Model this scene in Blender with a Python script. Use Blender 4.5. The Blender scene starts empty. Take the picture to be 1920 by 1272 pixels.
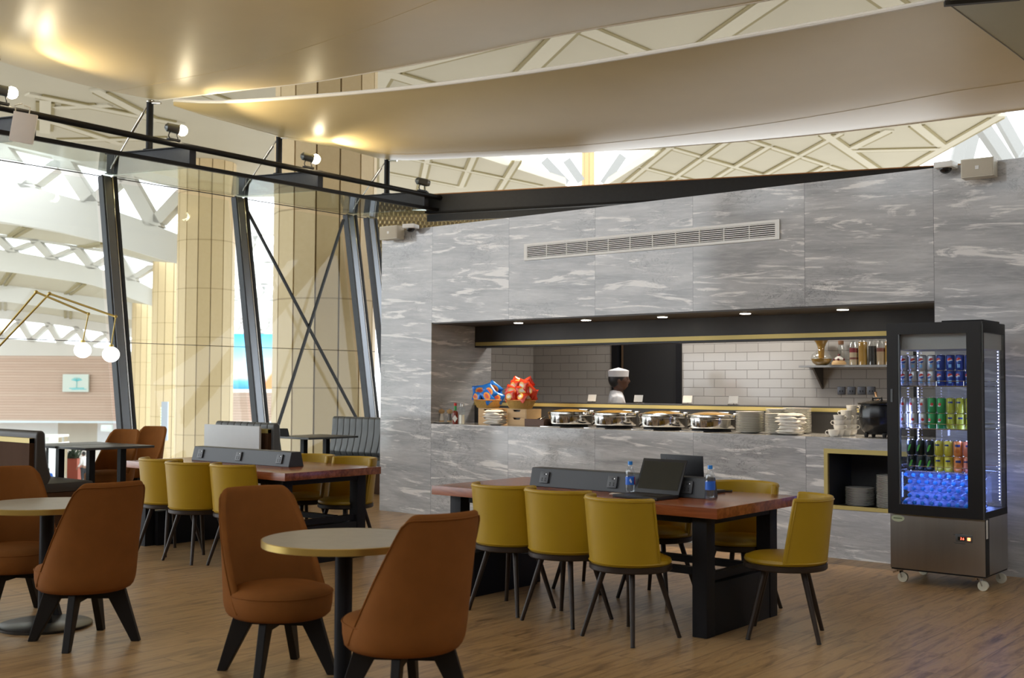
import bpy, bmesh, math, random
from math import sin, cos, pi, radians as RD
from mathutils import Vector as V, Matrix as M4
random.seed(7)
S = bpy.context.scene
COL = S.collection

# ------------------------------------------------------------------ camera (surveyed from the photograph)
FPX, YAW, PITCH, ROLL, EYE = 2129.71, -0.68939809, 0.04125901, 0.00466201, 1.48
FW = V((sin(YAW)*cos(PITCH), cos(YAW)*cos(PITCH), sin(PITCH)))
_r = V((cos(YAW), -sin(YAW), 0)); _u = _r.cross(FW)
RT = _r*cos(ROLL) + _u*sin(ROLL); UP = _u*cos(ROLL) - _r*sin(ROLL)
EYEP = V((0, 0, EYE))
def ray(x, y): return FW + RT*((x-960)/FPX) - UP*((y-636)/FPX)
def onz(x, y, z):
    d = ray(x, y); return EYEP + d*((z-EYE)/d.z)
def ony(x, y, Y):
    d = ray(x, y); return EYEP + d*(Y/d.y)
def atd(x, y, D): return EYEP + ray(x, y)*D

cd = bpy.data.cameras.new('camera'); cam = bpy.data.objects.new('camera', cd); COL.objects.link(cam)
cd.sensor_width = 36; cd.lens = FPX/1920*36; cd.clip_end = 500; cd.clip_start = .05
mw = M4((( RT.x, UP.x, -FW.x, 0), (RT.y, UP.y, -FW.y, 0), (RT.z, UP.z, -FW.z, EYE), (0,0,0,1)))
cam.matrix_world = mw
S.camera = cam
cd.dof.use_dof = True; cd.dof.focus_distance = 9.5; cd.dof.aperture_fstop = 3.2

# ------------------------------------------------------------------ mesh helper
class MB:
    def __init__(s): s.bm = bmesh.new()
    def _xf(s, vs, M):
        if M is not None: bmesh.ops.transform(s.bm, matrix=M, verts=vs)
    def box(s, c, d, rz=0, bev=0, M=None, rot=None):
        r = bmesh.ops.create_cube(s.bm, size=1); vs = r['verts']
        bmesh.ops.scale(s.bm, vec=d, verts=vs)
        if bev:
            es = list({e for v in vs for e in v.link_edges})
            rr = bmesh.ops.bevel(s.bm, geom=es, offset=bev, segments=2, affect='EDGES', profile=.7)
            vs = list({v for f in rr['faces'] for v in f.verts} | {v for v in vs if v.is_valid})
            seen = set(vs); st = list(vs)
            while st:
                v = st.pop()
                for e in v.link_edges:
                    o = e.other_vert(v)
                    if o not in seen: seen.add(o); st.append(o)
            vs = list(seen)
        T = M4.Translation(c)
        if rot is not None: T = T @ rot.to_4x4()
        elif rz: T = T @ M4.Rotation(rz, 4, 'Z')
        if M is not None: T = M @ T
        bmesh.ops.transform(s.bm, matrix=T, verts=vs); return s
    def lathe(s, prof, seg=24, o=(0,0,0), sx=1, sy=1, M=None):
        rings = []
        for (r, z) in prof:
            if r < 1e-5: rings.append([s.bm.verts.new((o[0], o[1], o[2]+z))])
            else: rings.append([s.bm.verts.new((o[0]+r*sx*cos(2*pi*k/seg), o[1]+r*sy*sin(2*pi*k/seg), o[2]+z)) for k in range(seg)])
        for a, b in zip(rings, rings[1:]):
            for k in range(seg):
                k2 = (k+1) % seg
                q = [a[k % len(a)], a[k2 % len(a)], b[k2 % len(b)], b[k % len(b)]]
                u = []
                for v in q:
                    if v not in u: u.append(v)
                if len(u) > 2:
                    try: s.bm.faces.new(u)
                    except ValueError: pass
        vs = [v for r in rings for v in r]; s._xf(vs, M); return s
    def cyl(s, p0, p1, r0, r1=None, seg=14):
        p0, p1 = V(p0), V(p1); r1 = r0 if r1 is None else r1; d = p1-p0
        M = M4.Translation(p0) @ d.to_track_quat('Z', 'Y').to_matrix().to_4x4()
        return s.lathe([(0,0),(r0,0),(r1,d.length),(0,d.length)], seg, M=M)
    def bar(s, p0, p1, w, h, up=(0,0,1)):
        p0, p1 = V(p0), V(p1); d = p1-p0; L = d.length; x = d.normalized(); u = V(up)
        y = u.cross(x)
        if y.length < 1e-4: y = V((0,1,0)).cross(x)
        y.normalize(); z = x.cross(y)
        R = M4(((x.x,y.x,z.x),(x.y,y.y,z.y),(x.z,y.z,z.z)))
        return s.box((p0+p1)/2, (L, w, h), rot=R)
    def tube(s, pts, r, seg=8, closed=False):
        pts = [V(p) for p in pts]; n = len(pts); rings = []; nrm = None
        for i, p in enumerate(pts):
            a = pts[(i-1) % n] if (closed or i > 0) else p; b = pts[(i+1) % n] if (closed or i < n-1) else p
            t = (b-a).normalized()
            if nrm is None: nrm = t.orthogonal().normalized()
            else: nrm = (nrm - t*nrm.dot(t)).normalized()
            bn = t.cross(nrm); rr = r[i] if isinstance(r, (list, tuple)) else r
            rings.append([s.bm.verts.new(p + nrm*rr*cos(2*pi*k/seg) + bn*rr*sin(2*pi*k/seg)) for k in range(seg)])
        m = n if closed else n-1
        for i in range(m):
            a, b = rings[i], rings[(i+1) % n]
            for k in range(seg): s.bm.faces.new((a[k], a[(k+1)%seg], b[(k+1)%seg], b[k]))
        if not closed:
            s.bm.faces.new(rings[0][::-1]); s.bm.faces.new(rings[-1])
        return s
    def prism(s, poly, vec, M=None):
        """polygon of 3D points extruded along vec"""
        a = [s.bm.verts.new(p) for p in poly]; b = [s.bm.verts.new(V(p)+V(vec)) for p in poly]
        n = len(poly); s.bm.faces.new(a[::-1]); s.bm.faces.new(b)
        for i in range(n): s.bm.faces.new((a[i], a[(i+1)%n], b[(i+1)%n], b[i]))
        s._xf(a+b, M); return s
    def grid(s, fn, nu, nv, thick=0, closed=False):
        """surface fn(u,v) -> point; thick closes it into a shell using fn2 when given as callable"""
        g = [[s.bm.verts.new(fn(i/nu, j/nv)) for j in range(nv+1)] for i in range(nu+1)]
        for i in range(nu):
            for j in range(nv): s.bm.faces.new((g[i][j], g[i+1][j], g[i+1][j+1], g[i][j+1]))
        if thick:
            h = [[s.bm.verts.new(thick(i/nu, j/nv)) for j in range(nv+1)] for i in range(nu+1)]
            for i in range(nu):
                for j in range(nv): s.bm.faces.new((h[i][j], h[i][j+1], h[i+1][j+1], h[i+1][j]))
            for i in range(nu):
                s.bm.faces.new((g[i][0], h[i][0], h[i+1][0], g[i+1][0])); s.bm.faces.new((g[i][nv], g[i+1][nv], h[i+1][nv], h[i][nv]))
            for j in range(nv):
                s.bm.faces.new((g[0][j], g[0][j+1], h[0][j+1], h[0][j])); s.bm.faces.new((g[nu][j], h[nu][j], h[nu][j+1], g[nu][j+1]))
        return s
    def ball(s, c, r, seg=20, rings=12, sc=(1,1,1), M=None):
        T = M4.Translation(c) @ M4.Diagonal((r*sc[0], r*sc[1], r*sc[2], 1))
        if M is not None: T = M @ T
        bmesh.ops.create_uvsphere(s.bm, u_segments=seg, v_segments=rings, radius=1, matrix=T); return s
    def build(s, name, mat=None, parent=None, smooth=40, sub=0, loc=None, rz=0):
        bmesh.ops.recalc_face_normals(s.bm, faces=s.bm.faces)
        me = bpy.data.meshes.new(name); s.bm.to_mesh(me); s.bm.free()
        if mat is not None: me.materials.append(mat)
        if smooth:
            me.polygons.foreach_set('use_smooth', [True]*len(me.polygons)); me.set_sharp_from_angle(angle=RD(smooth))
        o = bpy.data.objects.new(name, me); COL.objects.link(o)
        if parent is not None: o.parent = parent
        if loc is not None: o.location = loc
        o.rotation_euler.z = rz
        if sub:
            m = o.modifiers.new('sub', 'SUBSURF'); m.levels = sub; m.render_levels = sub
        return o

def tag(o, label, cat, group=None, kind=None):
    if label: o['label'] = label
    if cat: o['category'] = cat
    if group: o['group'] = group
    if kind: o['kind'] = kind
    return o
def empty(name, loc, rz, label, cat, group=None):
    o = bpy.data.objects.new(name, None); COL.objects.link(o); o.empty_display_size = .1
    o.location = loc; o.rotation_euler.z = rz; return tag(o, label, cat, group)
def struct(o): o['kind'] = 'structure'; return o
def copy_tree(o, parent=None):
    c = o.copy(); COL.objects.link(c)
    if parent is not None: c.parent = parent
    for ch in list(o.children): copy_tree(ch, c)
    return c
def dup(o, loc, rz, label, group=None):
    c = copy_tree(o); c.location = loc; c.rotation_euler.z = rz; c['label'] = label
    if group: c['group'] = group
    return c
ORD = ['top','second','third','fourth','fifth','sixth','seventh','eighth','ninth','tenth','eleventh','twelfth','thirteenth','fourteenth','fifteenth','sixteenth','seventeenth','eighteenth','nineteenth','twentieth','twenty-first','twenty-second','twenty-third','twenty-fourth','twenty-fifth','twenty-sixth','twenty-seventh','twenty-eighth']
def text(body, size, mat, parent, loc, rot, name='lettering', ext=.0006):
    cu = bpy.data.curves.new(name, 'FONT'); cu.body = body; cu.size = size; cu.extrude = ext; cu.align_x = 'CENTER'; cu.align_y = 'CENTER'
    t = bpy.data.objects.new(name, cu); COL.objects.link(t)
    dg = bpy.context.evaluated_depsgraph_get(); me = bpy.data.meshes.new_from_object(t.evaluated_get(dg))
    bpy.data.objects.remove(t); me.materials.clear(); me.materials.append(mat)
    o = bpy.data.objects.new(name, me); COL.objects.link(o); o.parent = parent; o.location = loc; o.rotation_euler = rot
    return o

# ------------------------------------------------------------------ materials
def srgb(r, g, b):
    f = lambda c: (c/255/12.92) if c/255 <= .04045 else ((c/255+.055)/1.055)**2.4
    return (f(r), f(g), f(b), 1)
def nm(name):
    m = bpy.data.materials.new(name); m.use_nodes = True; nt = m.node_tree
    return m, nt, nt.nodes['Principled BSDF'], nt.nodes, nt.links
def mat(name, col, rough=.5, metal=0, spec=.5, emit=None, es=0, bump=0, bscale=60, var=0, vscale=8, coat=0, sheen=0, stretch=(1,1,1), alpha=None, trans=0):
    m, nt, b, N, L = nm(name)
    b.inputs['Base Color'].default_value = col; b.inputs['Roughness'].default_value = rough
    b.inputs['Metallic'].default_value = metal; b.inputs['Specular IOR Level'].default_value = spec
    b.inputs['Coat Weight'].default_value = coat; b.inputs['Coat Roughness'].default_value = .08
    b.inputs['Sheen Weight'].default_value = sheen; b.inputs['Transmission Weight'].default_value = trans
    if emit: b.inputs['Emission Color'].default_value = emit; b.inputs['Emission Strength'].default_value = es
    tc = N.new('ShaderNodeTexCoord'); mp = N.new('ShaderNodeMapping'); mp.inputs['Scale'].default_value = stretch
    L.new(tc.outputs['Object'], mp.inputs['Vector'])
    nz = N.new('ShaderNodeTexNoise'); nz.inputs['Scale'].default_value = vscale; nz.inputs['Detail'].default_value = 5
    L.new(mp.outputs['Vector'], nz.inputs['Vector'])
    v = max(var, .04)
    mr = N.new('ShaderNodeMapRange'); mr.inputs['To Min'].default_value = 1-v; mr.inputs['To Max'].default_value = 1+v
    L.new(nz.outputs['Fac'], mr.inputs['Value'])
    mx = N.new('ShaderNodeVectorMath'); mx.operation = 'SCALE'; mx.inputs[0].default_value = col[:3]
    L.new(mr.outputs['Result'], mx.inputs['Scale']); L.new(mx.outputs['Vector'], b.inputs['Base Color'])
    if bump:
        n2 = N.new('ShaderNodeTexNoise'); n2.inputs['Scale'].default_value = bscale; n2.inputs['Detail'].default_value = 4
        L.new(mp.outputs['Vector'], n2.inputs['Vector'])
        bp = N.new('ShaderNodeBump'); bp.inputs['Strength'].default_value = bump; bp.inputs['Distance'].default_value = .004
        L.new(n2.outputs['Fac'], bp.inputs['Height']); L.new(bp.outputs['Normal'], b.inputs['Normal'])
    return m
def math_n(N, L, op, a, b=None):
    n = N.new('ShaderNodeMath'); n.operation = op
    for i, x in enumerate((a, b)):
        if x is None: continue
        if isinstance(x, (int, float)): n.inputs[i].default_value = x
        else: L.new(x, n.inputs[i])
    return n.outputs[0]
def ramp(N, L, fac, stops):
    r = N.new('ShaderNodeValToRGB'); e = r.color_ramp.elements
    while len(e) < len(stops): e.new(.5)
    for k, (p, c) in zip(e, stops): k.position = p; k.color = c
    L.new(fac, r.inputs['Fac']); return r.outputs['Color']
def mixc(N, L, fac, a, b):
    n = N.new('ShaderNodeMix'); n.data_type = 'RGBA'
    if isinstance(fac, (int, float)): n.inputs['Factor'].default_value = fac
    else: L.new(fac, n.inputs['Factor'])
    for k, x in ((6, a), (7, b)):
        if isinstance(x, tuple): n.inputs[k].default_value = x
        else: L.new(x, n.inputs[k])
    return n.outputs[2]
def noise(N, L, vec, sc, det=4, rough=.5, dist=0):
    n = N.new('ShaderNodeTexNoise'); n.inputs['Scale'].default_value = sc; n.inputs['Detail'].default_value = det
    n.inputs['Roughness'].default_value = rough; n.inputs['Distortion'].default_value = dist; L.new(vec, n.inputs['Vector']); return n.outputs['Fac']
def mapping(N, L, vec, scale=(1,1,1), rot=(0,0,0), loc=(0,0,0)):
    n = N.new('ShaderNodeMapping'); n.inputs['Scale'].default_value = scale; n.inputs['Rotation'].default_value = rot; n.inputs['Location'].default_value = loc
    L.new(vec, n.inputs['Vector']); return n.outputs['Vector']

def marble(name, light=1.0, seams=True):
    m, nt, b, N, L = nm(name)
    tc = N.new('ShaderNodeTexCoord'); sp = N.new('ShaderNodeSeparateXYZ'); L.new(tc.outputs['Object'], sp.inputs[0])
    # slabs 1.1425 m wide, each with its own cut of the stone
    k = math_n(N, L, 'ADD', math_n(N, L, 'MULTIPLY', sp.outputs['X'], 1/1.1425), 10.0+3.265/1.1425)
    fl = math_n(N, L, 'FLOOR', k)
    fr = math_n(N, L, 'FRACT', k)
    off = N.new('ShaderNodeCombineXYZ'); L.new(math_n(N, L, 'MULTIPLY', fl, 7.31), off.inputs['X']); L.new(math_n(N, L, 'MULTIPLY', fl, 3.7), off.inputs['Y']); L.new(math_n(N, L, 'MULTIPLY', math_n(N, L, 'SINE', math_n(N, L, 'MULTIPLY', fl, 12.9)), .35), off.inputs['Z'])
    ad = N.new('ShaderNodeVectorMath'); ad.operation = 'ADD'; L.new(tc.outputs['Object'], ad.inputs[0]); L.new(off.outputs[0], ad.inputs[1])
    tilt = mapping(N, L, ad.outputs[0], rot=(0, RD(-3), 0))
    base = noise(N, L, mapping(N, L, tilt, scale=(.6, .6, 4.5)), 1.6, 8, .62, .6)
    fine = noise(N, L, mapping(N, L, tilt, scale=(1.2, 1.2, 14)), 4, 6, .7, .4)
    veil = noise(N, L, mapping(N, L, tilt, scale=(.6, .6, 4.6)), 2.0, 9, .6, 1.3)
    dark = noise(N, L, mapping(N, L, tilt, scale=(1.5, 1.5, 3.5)), 2.6, 9, .72, 1.8)
    g = ramp(N, L, base, [(.26, (.30*light, .305*light, .315*light, 1)), (.5, (.46*light, .463*light, .47*light, 1)), (.72, (.62*light, .62*light, .62*light, 1))])
    g = mixc(N, L, math_n(N, L, 'MULTIPLY', ramp_f(N, L, fine, .48, .68), .4), g, (.70*light, .70*light, .70*light, 1))
    fine2 = noise(N, L, mapping(N, L, tilt, scale=(2.5, 2.5, 40)), 5, 5, .75, .3)
    g = mixc(N, L, math_n(N, L, 'MULTIPLY', ramp_f(N, L, fine2, .58, .72), .4), g, (.24*light, .245*light, .255*light, 1))
    vv = math_n(N, L, 'ADD', veil, math_n(N, L, 'MULTIPLY', math_n(N, L, 'SUBTRACT', fine, .5), .22))
    g = mixc(N, L, math_n(N, L, 'MULTIPLY', ramp_f(N, L, vv, .56, .63), .85), g, (.88*light, .86*light, .835*light, 1))
    n1 = math_n(N, L, 'ABSOLUTE', math_n(N, L, 'SUBTRACT', dark, .53))
    crack = math_n(N, L, 'MULTIPLY', ramp_f(N, L, n1, .012, .002), ramp_f(N, L, noise(N, L, tilt, 1.1, 2), .5, .62))
    g = mixc(N, L, math_n(N, L, 'MULTIPLY', crack, .75), g, (.07, .07, .075, 1))
    if seams:
        e = math_n(N, L, 'MINIMUM', fr, math_n(N, L, 'SUBTRACT', 1.0, fr))
        g = mixc(N, L, math_n(N, L, 'MULTIPLY', math_n(N, L, 'LESS_THAN', e, .0022), .55), g, (.10, .10, .11, 1))
    L.new(g, b.inputs['Base Color']); b.inputs['Roughness'].default_value = .09; b.inputs['Specular IOR Level'].default_value = .5
    return m
def ramp_f(N, L, fac, a, b):
    n = N.new('ShaderNodeMapRange'); n.inputs['From Min'].default_value = a; n.inputs['From Max'].default_value = b
    L.new(fac, n.inputs['Value']); return n.outputs['Result']

def floor_wood():
    m, nt, b, N, L = nm('floor_planks')
    tc = N.new('ShaderNodeTexCoord'); ro = mapping(N, L, tc.outputs['Object'], rot=(0, 0, RD(90)))
    bk = N.new('ShaderNodeTexBrick'); L.new(ro, bk.inputs['Vector'])
    bk.inputs['Scale'].default_value = 1; bk.inputs['Brick Width'].default_value = 1.2; bk.inputs['Row Height'].default_value = .2
    bk.inputs['Mortar Size'].default_value = .0022; bk.inputs['Mortar Smooth'].default_value = .2; bk.offset = .37
    bk.inputs['Color1'].default_value = (0, 0, 0, 1); bk.inputs['Color2'].default_value = (1, 1, 1, 1); bk.inputs['Mortar'].default_value = (.5, .5, .5, 1)
    sc = N.new('ShaderNodeSeparateColor'); L.new(bk.outputs['Color'], sc.inputs[0])
    offs = N.new('ShaderNodeCombineXYZ'); L.new(math_n(N, L, 'MULTIPLY', sc.outputs[0], 17.0), offs.inputs['Y'])
    ad = N.new('ShaderNodeVectorMath'); ad.operation = 'ADD'; L.new(ro, ad.inputs[0]); L.new(offs.outputs[0], ad.inputs[1])
    g1 = noise(N, L, mapping(N, L, ad.outputs[0], scale=(1.3, 10, 1)), 1.5, 8, .65, 1.2)
    g2 = noise(N, L, mapping(N, L, ad.outputs[0], scale=(2, 60, 1)), 2, 4, .6)
    col = ramp(N, L, g1, [(.28, srgb(70, 54, 38)), (.42, srgb(150, 120, 83)), (.56, srgb(190, 155, 108)), (.7, srgb(160, 140, 110))])
    col = mixc(N, L, math_n(N, L, 'MULTIPLY', g2, .3), col, srgb(100, 76, 54))
    col = mixc(N, L, math_n(N, L, 'MULTIPLY', sc.outputs[0], .3), col, srgb(186, 152, 110))
    col = mixc(N, L, math_n(N, L, 'MULTIPLY', bk.outputs['Fac'], .7), col, srgb(40, 30, 22))
    L.new(col, b.inputs['Base Color']); b.inputs['Roughness'].default_value = .36; b.inputs['Specular IOR Level'].default_value = .45
    bp = N.new('ShaderNodeBump'); bp.inputs['Strength'].default_value = .12; bp.inputs['Distance'].default_value = .002
    L.new(g2, bp.inputs['Height']); L.new(bp.outputs['Normal'], b.inputs['Normal'])
    return m
def table_wood():
    m, nt, b, N, L = nm('varnished_red_brown_wood')
    tc = N.new('ShaderNodeTexCoord')
    g1 = noise(N, L, mapping(N, L, tc.outputs['Object'], scale=(.9, 7, 7)), 2.2, 7, .6, 1.6)
    g2 = noise(N, L, mapping(N, L, tc.outputs['Object'], scale=(3, 60, 60)), 2, 3, .5)
    pk = math_n(N, L, 'FLOOR', math_n(N, L, 'MULTIPLY', sep(N, L, tc.outputs['Object'], 'Y'), 7.0))
    pv = math_n(N, L, 'FRACT', math_n(N, L, 'MULTIPLY', math_n(N, L, 'SINE', math_n(N, L, 'MULTIPLY', pk, 12.98)), 43.7))
    col = ramp(N, L, g1, [(.28, srgb(92, 42, 20)), (.5, srgb(142, 72, 36)), (.72, srgb(170, 98, 54))])
    col = mixc(N, L, math_n(N, L, 'MULTIPLY', g2, .3), col, srgb(96, 46, 24))
    col = mixc(N, L, math_n(N, L, 'MULTIPLY', pv, .22), col, srgb(176, 108, 62))
    L.new(col, b.inputs['Base Color']); b.inputs['Roughness'].default_value = .26; b.inputs['Coat Weight'].default_value = .35; b.inputs['Coat Roughness'].default_value = .2
    return m
def sep(N, L, vec, ax):
    s = N.new('ShaderNodeSeparateXYZ'); L.new(vec, s.inputs[0]); return s.outputs[ax]
def tiles(name, u='X', w=.29, h=.105, col=(.52, .50, .475, 1), rough=.12):
    m, nt, b, N, L = nm(name)
    tc = N.new('ShaderNodeTexCoord'); s = N.new('ShaderNodeSeparateXYZ'); L.new(tc.outputs['Object'], s.inputs[0])
    c = N.new('ShaderNodeCombineXYZ'); L.new(s.outputs[u], c.inputs['X']); L.new(s.outputs['Z'], c.inputs['Y'])
    bk = N.new('ShaderNodeTexBrick'); L.new(c.outputs[0], bk.inputs['Vector']); bk.inputs['Scale'].default_value = 1
    bk.inputs['Brick Width'].default_value = w; bk.inputs['Row Height'].default_value = h; bk.inputs['Mortar Size'].default_value = .004; bk.inputs['Mortar Smooth'].default_value = .6
    bk.inputs['Color1'].default_value = col; bk.inputs['Color2'].default_value = tuple(x*.94 for x in col[:3])+(1,); bk.inputs['Mortar'].default_value = tuple(x*.55 for x in col[:3])+(1,)
    L.new(bk.outputs['Color'], b.inputs['Base Color']); b.inputs['Roughness'].default_value = rough
    bp = N.new('ShaderNodeBump'); bp.inputs['Strength'].default_value = .8; bp.inputs['Distance'].default_value = .004; bp.invert = True
    L.new(bk.outputs['Fac'], bp.inputs['Height']); L.new(bp.outputs['Normal'], b.inputs['Normal'])
    return m
def glass(name, tint=(1, 1, 1, 1), f0=.04, refl=1.0):
    m, nt, b, N, L = nm(name); N.remove(b); out = N['Material Output']
    t = N.new('ShaderNodeBsdfTransparent'); t.inputs['Color'].default_value = tint
    g = N.new('ShaderNodeBsdfGlossy'); g.inputs['Roughness'].default_value = .02
    lw = N.new('ShaderNodeLayerWeight'); lw.inputs['Blend'].default_value = .5
    fr = math_n(N, L, 'ADD', f0, math_n(N, L, 'MULTIPLY', math_n(N, L, 'POWER', lw.outputs['Facing'], 5.0), .85))
    mx = N.new('ShaderNodeMixShader'); L.new(math_n(N, L, 'MULTIPLY', fr, refl), mx.inputs[0]); L.new(t.outputs[0], mx.inputs[1]); L.new(g.outputs[0], mx.inputs[2]); L.new(mx.outputs[0], out.inputs['Surface'])
    return m
def slats(name):
    m, nt, b, N, L = nm(name); tc = N.new('ShaderNodeTexCoord'); z = sep(N, L, tc.outputs['Object'], 'Z')
    f = math_n(N, L, 'FRACT', math_n(N, L, 'MULTIPLY', z, 4.2)); k = math_n(N, L, 'FLOOR', math_n(N, L, 'MULTIPLY', z, 4.2))
    pv = math_n(N, L, 'FRACT', math_n(N, L, 'MULTIPLY', math_n(N, L, 'SINE', math_n(N, L, 'MULTIPLY', k, 12.98)), 43.7))
    g = noise(N, L, mapping(N, L, tc.outputs['Object'], scale=(.15, .15, 6)), 2, 5, .6)
    c = mixc(N, L, g, srgb(176, 146, 126), srgb(204, 182, 164)); c = mixc(N, L, math_n(N, L, 'MULTIPLY', pv, .35), c, srgb(172, 136, 116))
    c = mixc(N, L, math_n(N, L, 'MULTIPLY', math_n(N, L, 'LESS_THAN', f, .16), .6), c, srgb(120, 92, 78))
    L.new(c, b.inputs['Base Color']); b.inputs['Roughness'].default_value = .5; return m
def panels_stone(name):
    m, nt, b, N, L = nm(name); tc = N.new('ShaderNodeTexCoord'); z = sep(N, L, tc.outputs['Object'], 'Z')
    f = math_n(N, L, 'FRACT', math_n(N, L, 'MULTIPLY', math_n(N, L, 'ADD', z, 40.2), 1/1.9))
    g = noise(N, L, tc.outputs['Object'], 9, 6, .7)
    c = mixc(N, L, g, srgb(200, 176, 132), srgb(214, 193, 152))
    c = mixc(N, L, math_n(N, L, 'MULTIPLY', math_n(N, L, 'LESS_THAN', f, .017), .6), c, srgb(140, 115, 75))
    L.new(c, b.inputs['Base Color']); b.inputs['Roughness'].default_value = .6; return m

MAR = marble('grey_streaked_marble')
FLO = floor_wood(); TBW = table_wood()
BLK = mat('black_painted_steel', (.010, .010, .012, 1), .5, 0, .2, var=.1)
DKM = mat('dark_grey_steel', (.032, .035, .042, 1), .5, .15, .4, var=.2, vscale=20, bump=.05)
GRM = mat('grey_steel', (.17, .185, .20, 1), .3, .75, var=.1)
CHR = mat('polished_steel', (.62, .60, .57, 1), .12, 1)
STL = mat('brushed_steel', (.36, .335, .31, 1), .28, .95, var=.08, vscale=30, stretch=(1, 1, .04))
BRS = mat('brass', (.56, .42, .13, 1), .32, .85, var=.06)
BRF = mat('brass_paint', (.52, .41, .14, 1), .45, .35)
RST = mat('rust_suede', (.235, .086, .020, 1), .85, 0, .12, bump=.12, bscale=260, var=.16, vscale=9)
YEL = mat('mustard_leather', (.42, .26, .009, 1), .42, 0, .45, bump=.06, bscale=180, var=.06)
BRN = mat('dark_brown_wood', (.030, .019, .013, 1), .45, 0, .35, var=.25, vscale=14, stretch=(1, 1, .15))
EBY = mat('black_stained_wood', (.010, .008, .007, 1), .5, 0, .25, var=.2)
STO = mat('taupe_table_laminate', (.33, .30, .245, 1), .42, 0, .4, var=.14, vscale=14, bump=.03)
PWR = mat('grey_painted_power_box', (.055, .060, .068, 1), .45, 0, .4)
WHT = mat('white_paint', (.85, .84, .81, 1), .45)
CRM = mat('cream_plastic', (.70, .66, .55, 1), .5)
SAI = mat('cream_satin_sail', (.64, .53, .30, 1), .38, 0, .6, var=.05, vscale=2, bump=.10, bscale=1.2)
SAT = mat('white_sail_hem', (.88, .86, .82, 1), .4)
CEI = mat('cream_plaster_panels', (.48, .445, .345, 1), .7, var=.05, vscale=.6)
CER = mat('cream_plaster_ribs', (.56, .525, .42, 1), .7)
CEG = mat('ochre_groove', (.27, .225, .10, 1), .7)
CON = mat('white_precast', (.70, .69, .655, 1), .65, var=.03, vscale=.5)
COS = panels_stone('beige_stone_cladding')
CDK = mat('charcoal_cladding', (.045, .044, .044, 1), .5, 0, .4, var=.25, vscale=6)
CEL = mat('brown_black_soffit', (.045, .034, .026, 1), .45)
UPH = mat('grey_vinyl', (.095, .098, .10, 1), .42, 0, .45, var=.06)
UPB = mat('brown_grey_vinyl', (.05, .044, .04, 1), .45, 0, .4)
WAL = mat('walnut_panel', (.07, .036, .02, 1), .8, 0, .1, var=.25, vscale=6, stretch=(1, 1, .2))
LGP = mat('pale_grey_laminate', (.52, .52, .53, 1), .35, var=.05)
LWD = mat('pale_pine', (.55, .36, .17, 1), .5, var=.12, stretch=(.3, 1, 3))
WKR = mat('straw_wicker', (.55, .36, .11, 1), .6, bump=.5, bscale=90, var=.2, vscale=60)
BWK = mat('brown_wicker', (.09, .045, .03, 1), .6, bump=.5, bscale=120, var=.3, vscale=80)
POR = mat('white_porcelain', (.80, .77, .70, 1), .2, 0, .5, coat=.3)
LIN = mat('white_napkin', (.84, .81, .76, 1), .85, bump=.25, bscale=40)
GLS = glass('clear_glass', (.96, .98, .97, 1), f0=.018, refl=.9)
GLC = glass('canopy_glass', (.90, .94, .91, 1), refl=1.0)
GLJ = glass('jar_glass', (.95, .97, .96, 1), f0=.14)
GLF = glass('fridge_glass', (.93, .95, .97, 1), refl=.7)
RUB = mat('black_rubber', (.012, .012, .013, 1), .6)
NYL = mat('cream_nylon', (.72, .70, .58, 1), .45)
SCR = mat('dark_screen', (.020, .020, .016, 1), .12, 0, .5)
LAP = mat('black_laptop_shell', (.013, .013, .015, 1), .4, 0, .4)
LET = mat('grey_lettering', (.10, .10, .11, 1), .4)
def emi(name, col, s): return mat(name, (.8, .8, .8, 1), .5, emit=col, es=s)
BUL = emi('warm_lamp_glow', (1, .86, .58, 1), 60)
DLT = emi('downlight_glow', (1, .93, .80, 1), 22)
GLO = emi('opal_globe', (1, .97, .92, 1), 5)
LED = emi('blue_white_led', (.45, .50, 1, 1), 14)
REDL = emi('red_digit', (1, .06, .02, 1), 5); ORL = emi('orange_switch', (1, .18, .03, 1), 4)
WORLD, EXPO = 3.3, 0.25
# ================================================================== SETTING
WY = 9.446                                     # face of the marble wall
m = MB(); m.box((-8.2, 4.0, -.15), (13.2+0, 34, .3)); m.box((4.5, 4.0, -.15), (12.2, 34, .3))
FLOOR = struct(m.build('floor', FLO, smooth=0))

def abox(m, x0, x1, y0, y1, z0, z1): return m.box(((x0+x1)/2, (y0+y1)/2, (z0+z1)/2), (x1-x0, y1-y0, z1-z0))
m = MB()
abox(m, -9.81, -8.983, WY, 10.5, 0, 3.305)
abox(m, -8.983, -3.265, WY, 9.75, 2.199, 3.305)
abox(m, -8.983, -4.225, WY, 10.2, 0, 1.045)
abox(m, -4.225, -3.3, WY, 10.2, 0, .43); abox(m, -4.225, -3.3, WY, 10.2, .937, 1.045)
abox(m, -3.3, -3.265, WY, 10.2, 0, 1.045)
abox(m, -3.265, 2.4, WY, 10.43, 0, 3.305)
struct(m.build('wall_back', MAR, smooth=0))
m = MB(); abox(m, -4.225, -3.3, 9.98, 10.0, .43, .937); abox(m, -4.2249, -4.215, WY+.01, 9.98, .43, .937); abox(m, -4.215, -3.3, WY+.01, 9.98, .93, .9369); abox(m, -4.215, -3.3, WY+.01, 9.98, .4301, .437); abox(m, -3.308, -3.3, WY+.01, 9.98, .437, .93)
struct(m.build('wall_niche', CDK, smooth=0))
m = MB()
for (x0, x1, z0, z1) in ((-4.235, -3.29, .905, .945), (-4.235, -3.29, .425, .458), (-4.235, -4.2, .458, .905)): abox(m, x0, x1, WY-.012, WY+.02, z0, z1)
struct(m.build('trim_1', BRF, smooth=0))
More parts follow.
